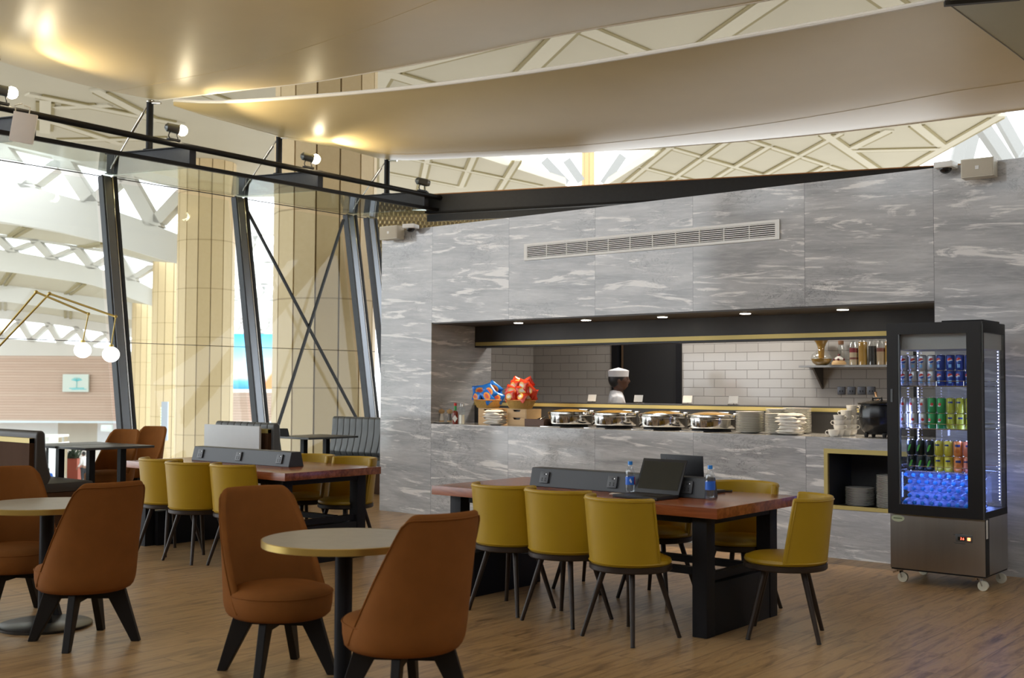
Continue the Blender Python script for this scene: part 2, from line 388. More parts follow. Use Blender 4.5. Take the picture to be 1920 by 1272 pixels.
m = MB(); abox(m, -8.983, -3.265, WY+.012, 10.2, 2.185, 2.199); struct(m.build('ceiling_servery', CEL, smooth=0))
m = MB(); abox(m, -8.983, -3.265, 10.2, 10.4, 1.975, 2.75); struct(m.build('wall_soffit', CDK, smooth=0))
m = MB(); abox(m, -8.965, -3.265, 10.188, 10.2, 1.955, 1.998); struct(m.build('trim_2', BRF, smooth=0))
m = MB(); abox(m, -8.983, -3.265, 10.2, 10.42, 1.935, 1.975); struct(m.build('trim_3', DKM, smooth=0))
m = MB(); abox(m, -8.983, -3.265, 10.2, 10.55, 1.0, 1.248); abox(m, -8.983, -3.265, 10.2, 10.55, 1.284, 1.296); struct(m.build('wall_ledge', CDK, smooth=0))
m = MB(); abox(m, -8.983, -3.265, 10.19, 10.55, 1.248, 1.284); struct(m.build('trim_4', BRF, smooth=0))
TIL = tiles('kitchen_tiles', col=(.46, .44, .415, 1)); TILY = tiles('kitchen_side_tiles', 'Y', col=(.46, .44, .415, 1))
m = MB(); abox(m, -9.75, -8.283, 12.1, 12.25, 0, 2.75); abox(m, -7.264, 2.4, 12.1, 12.25, 0, 2.75); abox(m, -8.283, -7.264, 12.1, 12.25, 2.14, 2.75); struct(m.build('wall_kitchen', TIL, smooth=0))
m = MB(); abox(m, -9.75, -9.6, 10.5, 12.1, 0, 2.75); struct(m.build('wall_left', TILY, smooth=0))
m = MB(); abox(m, -2.0, -1.85, 10.5, 12.1, 0, 2.75); struct(m.build('wall_right', TILY, smooth=0))
m = MB(); abox(m, -9.75, 2.4, 10.2, 12.4, 2.75, 2.9); struct(m.build('ceiling_kitchen', WHT, smooth=0))
m = MB(); abox(m, -9.81, 2.4, 9.75, 12.4, 3.0, 3.2); abox(m, -9.81, 2.4, 12.4, 12.5, 0, 3.2); struct(m.build('ceiling_box', CDK, smooth=0))
# kitchen door, standing ajar in a dark opening
m = MB(); abox(m, -8.283, -8.20, 12.06, 12.13, 0, 2.14); abox(m, -7.33, -7.264, 12.06, 12.13, 0, 2.14); abox(m, -8.283, -7.264, 12.06, 12.13, 2.08, 2.14)
dr = struct(m.build('door_1', BLK, smooth=0))
m = MB(); abox(m, -8.13, -7.33, 12.10, 12.15, .01, 2.08); m.build('leaf', mat('black_door', (.012, .012, .013, 1), .6), dr)
m = MB(); abox(m, -8.15, -8.13, 12.085, 12.16, .01, 2.08); m.build('edge_strip', mat('bronze_edge', (.09, .055, .03, 1), .5), dr)
m = MB(); abox(m, -8.20, -8.15, 12.14, 12.16, .01, 2.08); m.build('gap', BLK, dr)

# downlights in the servery soffit
DLX = [(-7.994, 'leftmost'), (-7.066, 'second from left'), (-6.117, 'middle'), (-5.188, 'second from right'), (-4.213, 'rightmost')]
for x, w in DLX:
    e = empty('downlight', (x, 9.81, 2.185), 0, 'lit round recessed downlight in the servery soffit, %s of five' % w, 'ceiling light', 'servery downlights')
    m = MB(); m.lathe([(.052, 0), (.062, 0), (.062, -.004), (.052, -.004), (.052, 0)], 24); m.build('bezel', CHR, e)
    m = MB(); m.lathe([(0, -.007), (.05, -.006), (.052, 0), (0, 0)], 24); m.build('lens', DLT, e)

# air grille
e = empty('air_grille', (-6.13, WY, 2.911), 0, 'long white slotted air grille set in the marble wall', 'vent')
W2, H2 = 1.485, .09
m = MB(); abox(m, -W2, W2, -.014, .0, H2-.026, H2); abox(m, -W2, W2, -.014, 0, -H2, -H2+.026); abox(m, -W2, -W2+.04, -.014, 0, -H2+.026, H2-.026); abox(m, W2-.04, W2, -.014, 0, -H2+.026, H2-.026); m.build('frame', WHT, e)
m = MB(); abox(m, -W2+.03, W2-.03, -.002, -.0005, -H2+.02, H2-.02); m.build('duct_backing', mat('dark_duct', (.03, .03, .032, 1), .8), e)
m = MB()
for k in range(7): abox(m, -W2+.04, W2-.04, -.012, -.003, -.058+k*.0185, -.058+k*.0185+.0085)
m.build('louvre_blades', WHT, e)
m = MB()
for k in range(12):
    x = -W2+.04 + (2*W2-.08)*k/11; abox(m, x-.004, x+.004, -.0125, -.003, -H2+.026, H2-.026)
m.build('mullions', WHT, e)

# wall speakers and dome cameras
def speaker(x, z, w, h, rz, label):
    e = empty('wall_speaker', (x, WY-.11, z), rz, label, 'speaker', 'white wall speakers')
    m = MB(); m.box((0, .0, 0), (w, .13, h), bev=.006); m.build('cabinet', CRM, e)
    m = MB(); m.box((0, -.067, 0), (w-.016, .005, h-.016), bev=.002); m.build('grille', mat('speaker_cloth', (.55, .50, .40, 1), .8, bump=.3, bscale=400), e)
    m = MB(); m.box((-.0, -.0705, 0), (.028, .003, .028)); m.build('badge', WHT, e)
    m = MB(); m.box((w*.3, .085, 0), (.05, .06, .05)); m.build('bracket', WHT, e)
speaker(-2.86, 3.235, .25, .15, RD(3), 'cream rectangular speaker at the right end of the marble wall top')
speaker(-9.53, 3.265, .27, .155, RD(4), 'cream boxy speaker at the left end of the marble wall top')
def domecam(x, z, rz, label):
    e = empty('security_camera', (x, WY-.09, z), rz, label, 'camera', 'white security cameras')
    m = MB(); m.box((0, 0, .035), (.15, .15, .05), bev=.012); m.box((0, .07, .05), (.06, .08, .03)); m.build('housing', WHT, e)
    m = MB(); m.ball((0, -.005, .012), .05, 20, 12, (1, 1, .9)); m.build('dome', mat('smoked_dome', (.012, .012, .014, 1), .12), e)
domecam(-3.13, 3.26, 0, 'white dome security camera on the marble wall beside the right speaker')
domecam(-9.24, 3.285, RD(20), 'white security camera beside the left speaker on the marble wall')
# unseen terminal walls added behind and beside the camera to cut ambient light; high triangular clerestories let daylight in
m = MB()
for k in range(9):
    x = -15.8+k*3.4
    m.prism([(x, -9, 5.6), (x+3.4, -9, 5.6), (x+3.4, -9, 6.2), (x, -9, 6.2)], (0, -.4, 0))
    m.prism([(x, -9, 6.2), (x+.5, -9, 6.2), (x+2.0, -9, 9.8), (x+1.5, -9, 9.8)], (0, -.4, 0)); m.prism([(x+3.4, -9, 6.2), (x+2.9, -9, 6.2), (x+1.4, -9, 9.8), (x+1.9, -9, 9.8)], (0, -.4, 0))
abox(m, -15.8, 14.8, -9.4, -9, 0, 5.6); abox(m, -15.8, 14.8, -9.4, -9, 9.8, 10.3)
struct(m.build('wall_unseen_rear', mat('taupe_unseen_rear_wall', (.36, .33, .28, 1), .6), smooth=0))
m = MB(); abox(m, 9, 9.4, -9, 21, 0, 10.3); struct(m.build('wall_unseen_right', mat('taupe_unseen_side_wall', (.14, .12, .10, 1), .6), smooth=0))
m = MB(); abox(m, -8.5, 9.4, 26, 26.4, -4, 4.7); abox(m, 9, 9.4, 21, 26, -4, 10.3); struct(m.build('wall_added_behind_servery', mat('beige_added_wall', (.42, .36, .27, 1), .7), smooth=0))  # hidden wall added to block low daylight from behind the servery
# ================================================================== FURNITURE
# ---- mustard chairs (front is +Y)
def build_yellow():
    e = empty('mustard_chair', (0, 0, 0), 0, '', 'chair')
    m = MB(); m.lathe([(0, .403), (.238, .403), (.246, .41), (.246, .434), (.238, .44), (0, .44)], 40); m.build('seat_ring', BRN, e)
    m = MB(); m.lathe([(.19, .44), (.236, .441), (.243, .452), (.238, .468), (.2, .483), (.12, .492), (0, .495)], 40); m.build('seat', YEL, e)
    TH = RD(91)
    def R(t): return .243 + .012*t
    def edge(t): return TH - RD(9)*t
    def outer(u, t):
        a = (u*2-1)*edge(t); r = R(t); return V((r*sin(a), -r*cos(a)-.03*t, .444+.392*t))
    def inner(u, t):
        a = (u*2-1)*edge(t); r = R(t)-.034; return V((r*sin(a), -r*cos(a)-.03*t, .444+.392*t))
    m = MB(); m.grid(outer, 22, 7, inner); b = m.build('backrest', YEL, e, smooth=60)
    bv = b.modifiers.new('round', 'BEVEL'); bv.width = .011; bv.segments = 3; bv.limit_method = 'ANGLE'; bv.angle_limit = RD(50)
    def out2(u, t): a = (u*2-1)*edge(t); r = R(t)+.0015; return V((r*sin(a), -r*cos(a)-.03*t, .444+.392*t))
    m = MB(); m.tube([out2(.012+.976*k/24, .955) for k in range(25)], .0035, 6)
    for u in (.03, .97): m.tube([out2(u, .02+.93*k/8) for k in range(9)], .003, 6)
    m.tube([out2(.01+.98*k/24, .03) for k in range(25)], .0045, 6)
    m.build('piping', YEL, b)
    for sx in (-1, 1):
        for sy in (-1, 1):
            m = MB(); m.cyl((sx*.11, sy*.11, .405), (sx*.203, sy*.203, 0), .0185, .0125, 14); lg = m.build('leg', BRN, e)
            m = MB(); m.cyl((sx*.2015, sy*.2015, .006), (sx*.203, sy*.203, 0), .0132, .0132, 12); m.build('foot_cap', RUB, lg)
    return e
yc = build_yellow()
YCH = [
 (-4.83, 5.87, 2, 'mustard leather chair, left of three on the near side of the laptop table'),
 (-4.345, 5.83, -1, 'mustard leather chair, middle of three on the near side of the laptop table'),
 (-3.766, 5.684, -9, 'mustard leather chair in front of the open laptop, right of three'),
 (-3.09, 6.33, 112, 'mustard leather chair standing alone at the right end of the laptop table'),
 (-3.70, 6.88, 176, 'mustard leather chair on the marble side of the table, behind the right bottle'),
 (-4.32, 6.865, 180, 'mustard leather chair hidden behind the two laptops on the marble side'),
 (-4.89, 6.865, 183, 'mustard leather chair behind the right table, mostly hidden by the power box'),
 (-8.72, 5.86, 3, 'mustard leather chair at the left end of the left long table near side'),
 (-8.17, 5.76, 0, 'mustard leather chair in the middle of the left long table near side'),
 (-7.66, 5.84, -2, 'mustard leather chair at the near side of the left long table, partly behind rust chair'),
 (-7.56, 6.865, 181, 'mustard leather chair behind the left long table near the marble wall end'),
 (-8.12, 6.865, 178, 'mustard leather chair behind the left long table beside its power box end'),
]
for i, (x, y, r, lb) in enumerate(YCH):
    if i == 0: yc.location = (x, y, 0); yc.rotation_euler.z = RD(r); yc['label'] = lb; yc['group'] = 'mustard chairs around the long tables'
    else: dup(yc, (x, y, 0), RD(r), lb, 'mustard chairs around the long tables')

# ---- rust suede chairs (front is +Y)
def build_rust():
    e = empty('rust_chair', (0, 0, 0), 0, '', 'chair')
    def par(t):
        T = RD(118)*(1-t)**.9 + RD(64)*(1-(1-t)**.9)
        rx = .276-.040*t; ry = .266-.105*t; yc_ = .0-.200*t
        return T, rx, ry, yc_
    ZB, ZT = .30, .935
    def surf(u, t, inset):
        # rounded top corners: the last part of the rim drops towards its ends
        T, rx, ry, yc_ = par(t); a = (u*2-1)*T
        drop = .055*max(0, (abs(u*2-1)-.72)/.28)**2 * t**3
        taper = 1-.07*max(0, 1-t/.10)**2
        return V(((rx-inset)*taper*sin(a), yc_-(ry-inset)*taper*cos(a), ZB+(ZT-ZB)*t-drop+ (.012 if inset and t == 0 else 0)))
    m = MB(); m.grid(lambda u, t: surf(u, t, 0), 20, 12, lambda u, t: surf(u, t, .042-.012*t)); b = m.build('backrest', RST, e, smooth=180, sub=1)
    m = MB()
    m.tube([surf(.035, .05+.90*k/12, -.001) for k in range(13)] + [surf(.035+.93*k/16, .955, -.001) for k in range(1, 17)] + [surf(.965, .95-.90*k/12, -.001) for k in range(1, 13)], .0035, 6)
    m.build('piping', RST, b)
    m = MB(); m.lathe([(0, .298), (.2, .298), (.238, .302), (.256, .318), (.264, .36), (.266, .415), (.256, .432), (.2, .450), (.1, .460), (0, .462)], 40, (0, .022, 0), 1.0, 1.06); st = m.build('seat', RST, e, smooth=80)
    m = MB(); m.tube([(.2665*sin(2*pi*k/40), .022+.2665*1.06*cos(2*pi*k/40), .419) for k in range(40)], .0035, 6, True); m.build('piping', RST, st)
    # crossed leg frames
    for k in range(2):
        a = RD(45+90*k); d = V((cos(a), sin(a), 0)); n = V((-sin(a), cos(a), 0))
        m = MB(); m.prism([d*-.2+V((0, 0, .245))-n*.018, d*.2+V((0, 0, .245))-n*.018, d*.2+V((0, 0, .3))-n*.018, d*-.2+V((0, 0, .3))-n*.018], n*.036); m.build('cross_rail', EBY, e, smooth=0)
        for s in (-1, 1):
            m = MB()
            P = [(.135, .25), (.14, .299), (.228, .299), (.318, 0), (.270, 0)]
            m.prism([d*s*p+V((0, 0, z))-n*.02 for p, z in P], n*.04)
            lg = m.build('leg', EBY, e, smooth=0); bv = lg.modifiers.new('b', 'BEVEL'); bv.width = .004; bv.segments = 2
    return e
rc = build_rust()
def face(dx, dy): return math.atan2(-dx, dy)
RCH = [
 (-6.10, 3.54, face(-1, .06), 'rust suede chair seen from behind at the left round table, nearest the frame edge'),
 (-3.66, 3.69, face(-.97, .17), 'rust suede chair seen from behind at the right of the central round table'),
 (-4.69, 3.80, face(.97, -.22), 'rust suede chair facing the camera at the left of the central round table'),
 (-7.08, 3.62, face(.97, -.20), 'rust suede chair behind the left round table, cut off by the frame'),
 (-12.3, 7.42, face(.36, -.93), 'rust leather chair tucked behind the far dark square tables, left one'),
 (-12.95, 8.22, face(.30, -.95), 'rust leather chair beyond the far dark square tables beside the steel post'),
]
for i, (x, y, r, lb) in enumerate(RCH):
    if i == 0: rc.location = (x, y, 0); rc.rotation_euler.z = r; rc['label'] = lb; rc['group'] = 'rust chairs around the small tables'
    else: dup(rc, (x, y, 0), r, lb, 'rust chairs around the small tables')

# ---- round tables
def round_table(x, y, label):
    e = empty('round_table', (x, y, 0), 0, label, 'table', 'round brass-edged tables')
    m = MB(); m.lathe([(0, .715), (.385, .715), (.385, .7455), (0, .7455)], 64); m.build('tabletop', STO, e)
    m = MB(); m.lathe([(.3855, .712), (.391, .714), (.391, .744), (.3855, .746), (.3855, .712)], 64); m.build('brass_edge', BRS, e, smooth=30)
    m = MB(); m.cyl((0, 0, .012), (0, 0, .7), .042, seg=28); m.lathe([(0, .70), (.14, .70), (.14, .715), (0, .715)], 28); m.build('pedestal', BLK, e)
    m = MB(); m.lathe([(0, 0), (.272, 0), (.275, .004), (.275, .014), (.268, .018), (0, .02)], 56); m.build('base', mat('black_satin_base', (.035, .034, .033, 1), .3, .3), e)
round_table(-4.115, 3.73, 'round stone-topped table with brass edge between two rust chairs, in the centre foreground')
round_table(-6.66, 3.60, 'round stone-topped table with brass edge at the left edge of the frame')

# ---- long shared tables
def long_table(x0, x1, label):
    y0, y1, h = 5.85, 6.905, .775; cx = (x0+x1)/2; L = x1-x0; cy = (y0+y1)/2; W = y1-y0
    e = empty('long_table', (cx, cy, 0), 0, label, 'table', 'long wooden shared tables')
    m = MB(); m.box((0, 0, h-.031), (L, W, .062), bev=.003); m.build('tabletop', TBW, e)
    m = MB()
    for s in (-1, 1): m.box((0, s*.39, h-.087), (L-.5, .05, .05)); m.box((s*(L/2-.16), 0, h-.087), (.09, .78, .05))
    m.build('apron', BLK, e)
    for s in (-1, 1):
        for q in (-1, 1):
            m = MB(); m.box((s*(L/2-.16), q*.405, (h-.062)/2), (.098, .098, h-.063), bev=.003); m.build('leg', BLK, e)
        m = MB(); m.box((s*(L/2-.185), 0, .155), (.14, .708, .31), bev=.003); m.build('base_box', BLK, e)
    for q in (-1, 1):
        m = MB(); m.box((0, q*.2, .345), (L-.42, .05, .045)); m.build('stretcher', BLK, e)
    for s in (-1, 1):
        m = MB(); m.box((s*(L/2-.16), 0, .345), (.05, .72, .045)); m.build('end_rail', BLK, e)
    return e
long_table(-5.55, -3.28, 'long red-brown wooden table on black steel legs holding laptops and bottles')
long_table(-9.42, -7.155, 'long red-brown wooden table further left with an empty top and power box')
def power_box(x0, x1, label):
    cx = (x0+x1)/2; L = (x1-x0)/2
    e = empty('power_box', (cx, 6.385, .7752), 0, label, 'power outlet box', 'power boxes on the long tables')
    P = [(-.085, 0), (.085, 0), (.052, .128), (-.052, .128)]
    m = MB(); m.prism([(-L, y, z) for y, z in P], (2*L, 0, 0)); b = m.build('housing', PWR, e, smooth=0); bv = b.modifiers.new('b', 'BEVEL'); bv.width = .004; bv.segments = 2
    tl = math.atan2(.033, .128)
    for s in (-1, 1):
        for x in (-L+.13, 0, L-.13):
            R = M4.Translation((x, s*-.0705, .064)) @ M4.Rotation(0 if s == 1 else pi, 4, 'Z') @ M4.Rotation(-tl, 4, 'X')
            m = MB(); m.box((0, -.006, 0), (.075, .012, .08), bev=.003, M=R); so = m.build('socket', mat('socket_grey', (.055, .058, .064, 1), .4), e)
            m = MB(); 
            for dx, dz in ((0, .02), (-.014, -.008), (.014, -.008), (-.014, -.022), (.014, -.022)): m.box((dx, -.0125, dz), (.007, .002, .009), M=R)
            m.build('pin_holes', RUB, so)
            m = MB(); m.box((.018, -.0135, .022), (.006, .003, .004), M=R); m.build('rocker', CHR, so)
power_box(-5.03, -3.62, 'grey wedge-shaped power outlet box along the middle of the laptop table')
power_box(-9.06, -7.66, 'grey wedge-shaped power outlet box along the middle of the empty left table')

# ---- laptops, bottles and small things on the right table
TZ = .7752
def laptop(x, y, rz, tilt, label, brand=False):
    e = empty('laptop', (x, y, TZ), rz, label, 'laptop', 'black laptops on the right table')
    m = MB(); m.box((0, -.115, .011), (.345, .235, .018), bev=.004); bs = m.build('base', LAP, e)
    m = MB(); m.box((0, -.085, .0205), (.30, .105, .002)); m.build('keyboard', mat('keyboard_black', (.02, .02, .022, 1), .6, bump=.6, bscale=70), bs)
    m = MB(); m.box((0, -.188, .0205), (.10, .058, .002)); m.build('trackpad', DKM, bs)
    R = M4.Translation((0, .004, .018)) @ M4.Rotation(-tilt, 4, 'X')
    m = MB(); m.box((0, 0, .118), (.345, .009, .235), bev=.003, M=R); ld = m.build('lid', LAP, e)
    m = MB(); m.box((0, -.005, .122), (.315, .0016, .19), M=R); m.build('screen', SCR, ld)
    if brand:
        q = R @ M4.Translation((.09, .0052, .205)) @ M4.Rotation(pi, 4, 'Z') @ M4.Rotation(RD(90), 4, 'X')
        t = text('Lenovo', .026, LET, ld, (0, 0, 0), (0, 0, 0)); t.matrix_local = q
laptop(-3.935, 6.235, RD(-4), RD(24), 'open black laptop facing the camera in front of the power box')
laptop(-3.93, 6.56, RD(180-6), RD(4), 'open black laptop standing behind the power box, showing the back of its lid', True)
WTR = glass('bottle_plastic', (.93, .96, .98, 1), f0=.13); CAPB = mat('blue_bottle_cap', (.03, .26, .78, 1), .35)
LBL = mat('blue_bottle_label', (.03, .16, .70, 1), .35); LBP = mat('pink_label_stripe', (.62, .03, .20, 1), .35); LBW = mat('white_label_swirl', (.75, .80, .92, 1), .35)
def water_bottle(x, y, rz, label):
    e = empty('water_bottle', (x, y, TZ), rz, label, 'water bottle', 'water bottles on the right table')
    m = MB(); m.lathe([(0, .004), (.024, 0), (.03, .006), (.031, .03), (.0295, .045), (.031, .06), (.031, .115), (.0295, .125), (.031, .135), (.026, .158), (.016, .178), (.0125, .186), (.0125, .195)], 28); m.build('bottle', WTR, e, smooth=80)
    m = MB(); m.lathe([(0, .214), (.0145, .214), (.0155, .21), (.0155, .192), (.0125, .191)], 24); m.build('cap', CAPB, e)
    m = MB(); m.lathe([(.0316, .062), (.0316, .113), (.0310, .113), (.0310, .062), (.0316, .062)], 32); lb = m.build('label', LBL, e)
    m = MB(); m.grid(lambda u, v: V((.0320*cos(RD(-20+26*u)), .0320*sin(RD(-20+26*u)), .063+.049*v)), 4, 1); m.build('pink_stripe', LBP, lb)
    m = MB(); m.grid(lambda u, v: V((.0320*cos(RD(-85+34*u)), .0320*sin(RD(-85+34*u)), .088+.012*math.sin(pi*u)*(v*2-1)+.006*math.sin(6*u))), 8, 3); m.build('white_swirl', LBW, lb)
water_bottle(-4.155, 6.265, 0.3, 'clear water bottle with blue cap and label, left of the laptops')
water_bottle(-3.575, 6.29, 2.4, 'clear water bottle with blue cap and label, right of the laptops')
m = MB(); m.box((-4.215, 6.22, TZ+.002), (.11, .075, .003), rz=RD(20)); tag(m.build('paper_napkin', LIN), 'white folded paper lying left of the bottle and laptop', 'paper')
e = empty('mobile_phone', (-3.80, 6.83, TZ), RD(25), 'black phone lying on the table behind the right bottle', 'phone')
m = MB(); m.box((0, 0, .006), (.15, .075, .009), bev=.003); m.build('case', RUB, e)
m = MB(); m.box((0, 0, .0108), (.14, .068, .001)); m.build('screen', SCR, e)

# ---- dark square tables
def square_table(x0, x1, y0, y1, label, h=.785):
    cx, cy = (x0+x1)/2, (y0+y1)/2; a, b = (x1-x0)/2, (y1-y0)/2
    e = empty('square_table', (cx, cy, 0), 0, label, 'table', 'dark square cafe tables')
    m = MB(); m.box((0, 0, h-.013), (2*a, 2*b, .026), bev=.003); m.build('tabletop', mat('charcoal_laminate', (.05, .05, .05, 1), .35), e)
    for s in (-1, 1):
        m = MB(); m.box((0, s*b*.45, h/2-.01), (.07, .07, h-.04)); m.build('leg', BLK, e)
        m = MB(); m.box((0, s*b*.45, .008), (a*1.5, .08, .015)); m.build('foot_plate', BLK, e)
square_table(-11.96, -11.38, 6.57, 7.42, 'dark square table at far left in front of the rust leather chair')
square_table(-12.60, -11.98, 6.55, 7.40, 'dark square table at far left pushed against its twin, behind the booth back')
square_table(-12.32, -11.56, 9.84, 10.72, 'dark square table between the two grey booths')

# ---- upholstered booths (built facing +Y; back panel faces -Y)
def booth(x0, x1, y, rz, label, pad, chan, panel=True, h=1.0, seat_len=.0):
    L = x1-x0; e = empty('booth_bench', ((x0+x1)/2, y, 0), rz, label, 'booth', 'upholstered booth benches')
    P = [(.06, .40), (.06, h-.03), (.085, h), (.13, h-.002), (.155, h-.03), (.165, .80), (.20, .62), (.23, .52), (.20, .46), (.14, .42)]
    n = max(1, int(L/.125)) if chan else 1
    m = MB()
    for k in range(n):
        a = -L/2+L*k/n; w = L/n; m.prism([(a+.002, yy, zz) for yy, zz in P], (w-.004, 0, 0))
    b = m.build('backrest', pad, e, smooth=50); bv = b.modifiers.new('b', 'BEVEL'); bv.width = .012 if chan else .02; bv.segments = 3; bv.limit_method = 'ANGLE'; bv.angle_limit = RD(35)
    m = MB(); m.box((seat_len/2, .42, .41), (L+seat_len, .56, .10), bev=.035); m.build('seat', pad, e, smooth=60)
    m = MB(); m.box((0, .38, .18), (L-.02, .54, .36)); m.build('plinth', WAL, e)
    if panel:
        m = MB(); m.box((0, .035, h/2-.035), (L-.10, .05, h-.09)); m.build('back_panel', WAL, e)
        m = MB(); m.box((0, .036, h-.10), (L-.10, .056, .05)); m.build('brass_strip', BRF, e)
    return e
booth(-13.2, -11.08, 5.80, 0, 'brown-grey booth at the left edge, its walnut back panel with brass strip towards us', UPB, False)
booth(-12.1, -10.93, 8.70, 0, 'grey booth behind the left long table, its back turned to the camera', UPH, True, h=1.02)
booth(-12.75, -10.3, 11.45, pi, 'grey channel-stitched booth facing the camera beside the end of the marble wall', UPH, True, panel=False, h=1.02)
m = MB(); m.box((-11.56, 8.62, .49), (1.1, .03, .98), bev=.003); tag(m.build('screen_panel', LGP), 'pale grey screen panel standing against the back of the grey booth', 'panel')
# little tent card holder on the table between the booths
e = empty('card_holder', (-12.22, 9.93, .785), RD(20), 'small black tent card with a pale front on the dark table between the booths', 'table card')
m = MB(); m.prism([(-.05, -.05, 0), (-.05, .05, 0), (-.05, 0, .105)], (.14, 0, 0)); m.build('stand', BLK, e, smooth=0)
m = MB(); m.prism([(-.056, -.04, .01), (-.056, .035, .01), (-.056, 0, .09)], (.004, 0, 0)); m.build('card', WHT, e, smooth=0)

# ---- brass arm lamp behind the left booth
e = empty('arm_lamp', (-11.92, 5.35, 0), 0, 'brass two-armed lamp with white glass globes above the left booth', 'lamp')
O = V((-11.92, 5.35, 0))
def Lp(p): return V(p)-O
g1 = atd(155, 657, 12); g2 = atd(208, 665, 12); e1 = atd(68, 548, 12); e2 = atd(93, 551, 12); n1 = atd(166, 589, 12); n2 = atd(217, 594, 12); s1 = atd(0, 628, 12); s2 = atd(0, 648, 12)
for (g, el, nd, st) in ((g1, e1, n1, s1), (g2, e2, n2, s2)):
    lo = st + (st-el)*.62
    m = MB(); m.tube([Lp(lo), Lp(el)], .011, 10); m.ball(Lp(el), .02, 12, 8); m.build('lower_arm', BRS, e)
    m = MB(); m.tube([Lp(el), Lp(nd)], .011, 10); m.ball(Lp(nd), .018, 12, 8); m.tube([Lp(nd), Lp(g)+V((0, 0, .09))], .007, 8); m.lathe([(0, .105), (.022, .105), (.026, .08), (0, .08)], 16, Lp(g)); m.build('upper_arm', BRS, e)
    m = MB(); m.ball(Lp(g), .088, 28, 18, (1, 1, .93)); m.build('globe', GLO, e)
lo1 = s1+(s1-e1)*.62; lo2 = s2+(s2-e2)*.62; mid = (lo1+lo2)/2
m = MB(); m.tube([Lp(lo1), Lp(lo2)], .014, 10); m.tube([Lp(mid), V((Lp(mid).x, Lp(mid).y, .02))], .016, 12); m.build('post', BRS, e)
m = MB(); m.lathe([(0, 0), (.17, 0), (.17, .02), (0, .025)], 32, (Lp(mid).x, Lp(mid).y, 0)); m.build('base', BRS, e)
# ================================================================== SERVERY COUNTER
CZ = 1.0455
def px(p, y, z=CZ): return ony(p, 800, y).x
# salt and pepper on a saucer
PLATE_P = [(0, .003), (.055, .003), (.06, 0), (.075, .004), (.131, .017), (.1325, .0195), (.13, .0205), (.078, .0085), (0, .007)]
def plate_mesh(scale=1.0):
    m = MB(); m.lathe([(r*scale, z) for r, z in PLATE_P], 40); return m
o = plate_mesh(.95).build('serving_plate', POR, loc=(px(831, 9.60), 9.60, CZ)); tag(o, 'white plate under the two pepper mills at the left end of the counter', 'plate')
def mill(x, y, dark, label):
    e = empty('pepper_mill', (x, y, CZ+.0075), 0, label, 'mill', 'mills at the left end of the counter')
    m = MB(); m.lathe([(0, 0), (.028, 0), (.029, .02), (.026, .026), (0, .026)], 24); m.build('wooden_foot', LWD, e)
    m = MB(); m.lathe([(0, .026), (.026, .026), (.024, .05), (.017, .085), (.018, .105), (0, .105)], 24); m.build('body', mat('pepper_glass', (.16, .15, .14, 1), .2) if dark else POR, e)
    m = MB(); m.lathe([(0, .105), (.02, .105), (.034, .122), (.036, .135), (.026, .15), (.008, .154), (.006, .162), (0, .164)], 24); m.build('wooden_top', LWD, e)
mill(px(828, 9.60), 9.60, False, 'white salt mill with wooden top at the far left of the counter')
mill(px(843, 9.62), 9.62, True, 'smoky pepper mill with wooden top beside the red sauce bottle')
e = empty('sauce_bottle', (px(853.5, 9.55), 9.55, CZ), 0, 'hot sauce bottle with red cap, green neck and white diamond label', 'bottle')
m = MB(); m.lathe([(0, 0), (.03, 0), (.032, .006), (.032, .12), (.026, .14), (.014, .152), (.013, .155), (0, .155)], 24); m.build('bottle', mat('red_sauce', (.19, .022, .010, 1), .15), e)
m = MB(); m.lathe([(.0145, .152), (.0145, .205), (.0, .205), (0, .152)], 20); m.build('green_neck', mat('green_foil', (.05, .35, .10, 1), .35), e)
m = MB(); m.lathe([(0, .205), (.0165, .205), (.0165, .235), (.014, .238), (0, .238)], 20); m.build('cap', mat('red_cap', (.6, .02, .015, 1), .35), e)
m = MB(); m.prism([(.0, -.0335, .02), (.028, -.0335, .062), (0, -.0335, .105), (-.028, -.0335, .062)], (0, .004, 0)); m.build('label', WHT, e, smooth=0, rz=RD(35))
e = empty('oil_cruet', (px(866, 9.53), 9.53, CZ), 0, 'clear glass shaker holding white salt beside the sauce bottle', 'shaker')
m = MB(); m.lathe([(0, 0), (.032, 0), (.033, .01), (.033, .19), (.02, .2), (0, .2)], 24); m.build('glass_body', GLS, e)
m = MB(); m.lathe([(0, .004), (.029, .004), (.029, .105), (0, .105)], 24); m.build('salt', POR, e)
m = MB(); m.cyl((-.012, 0, .2), (-.014, 0, .235), .006); m.cyl((.012, 0, .2), (.014, 0, .225), .006); m.build('spouts', CHR, e)

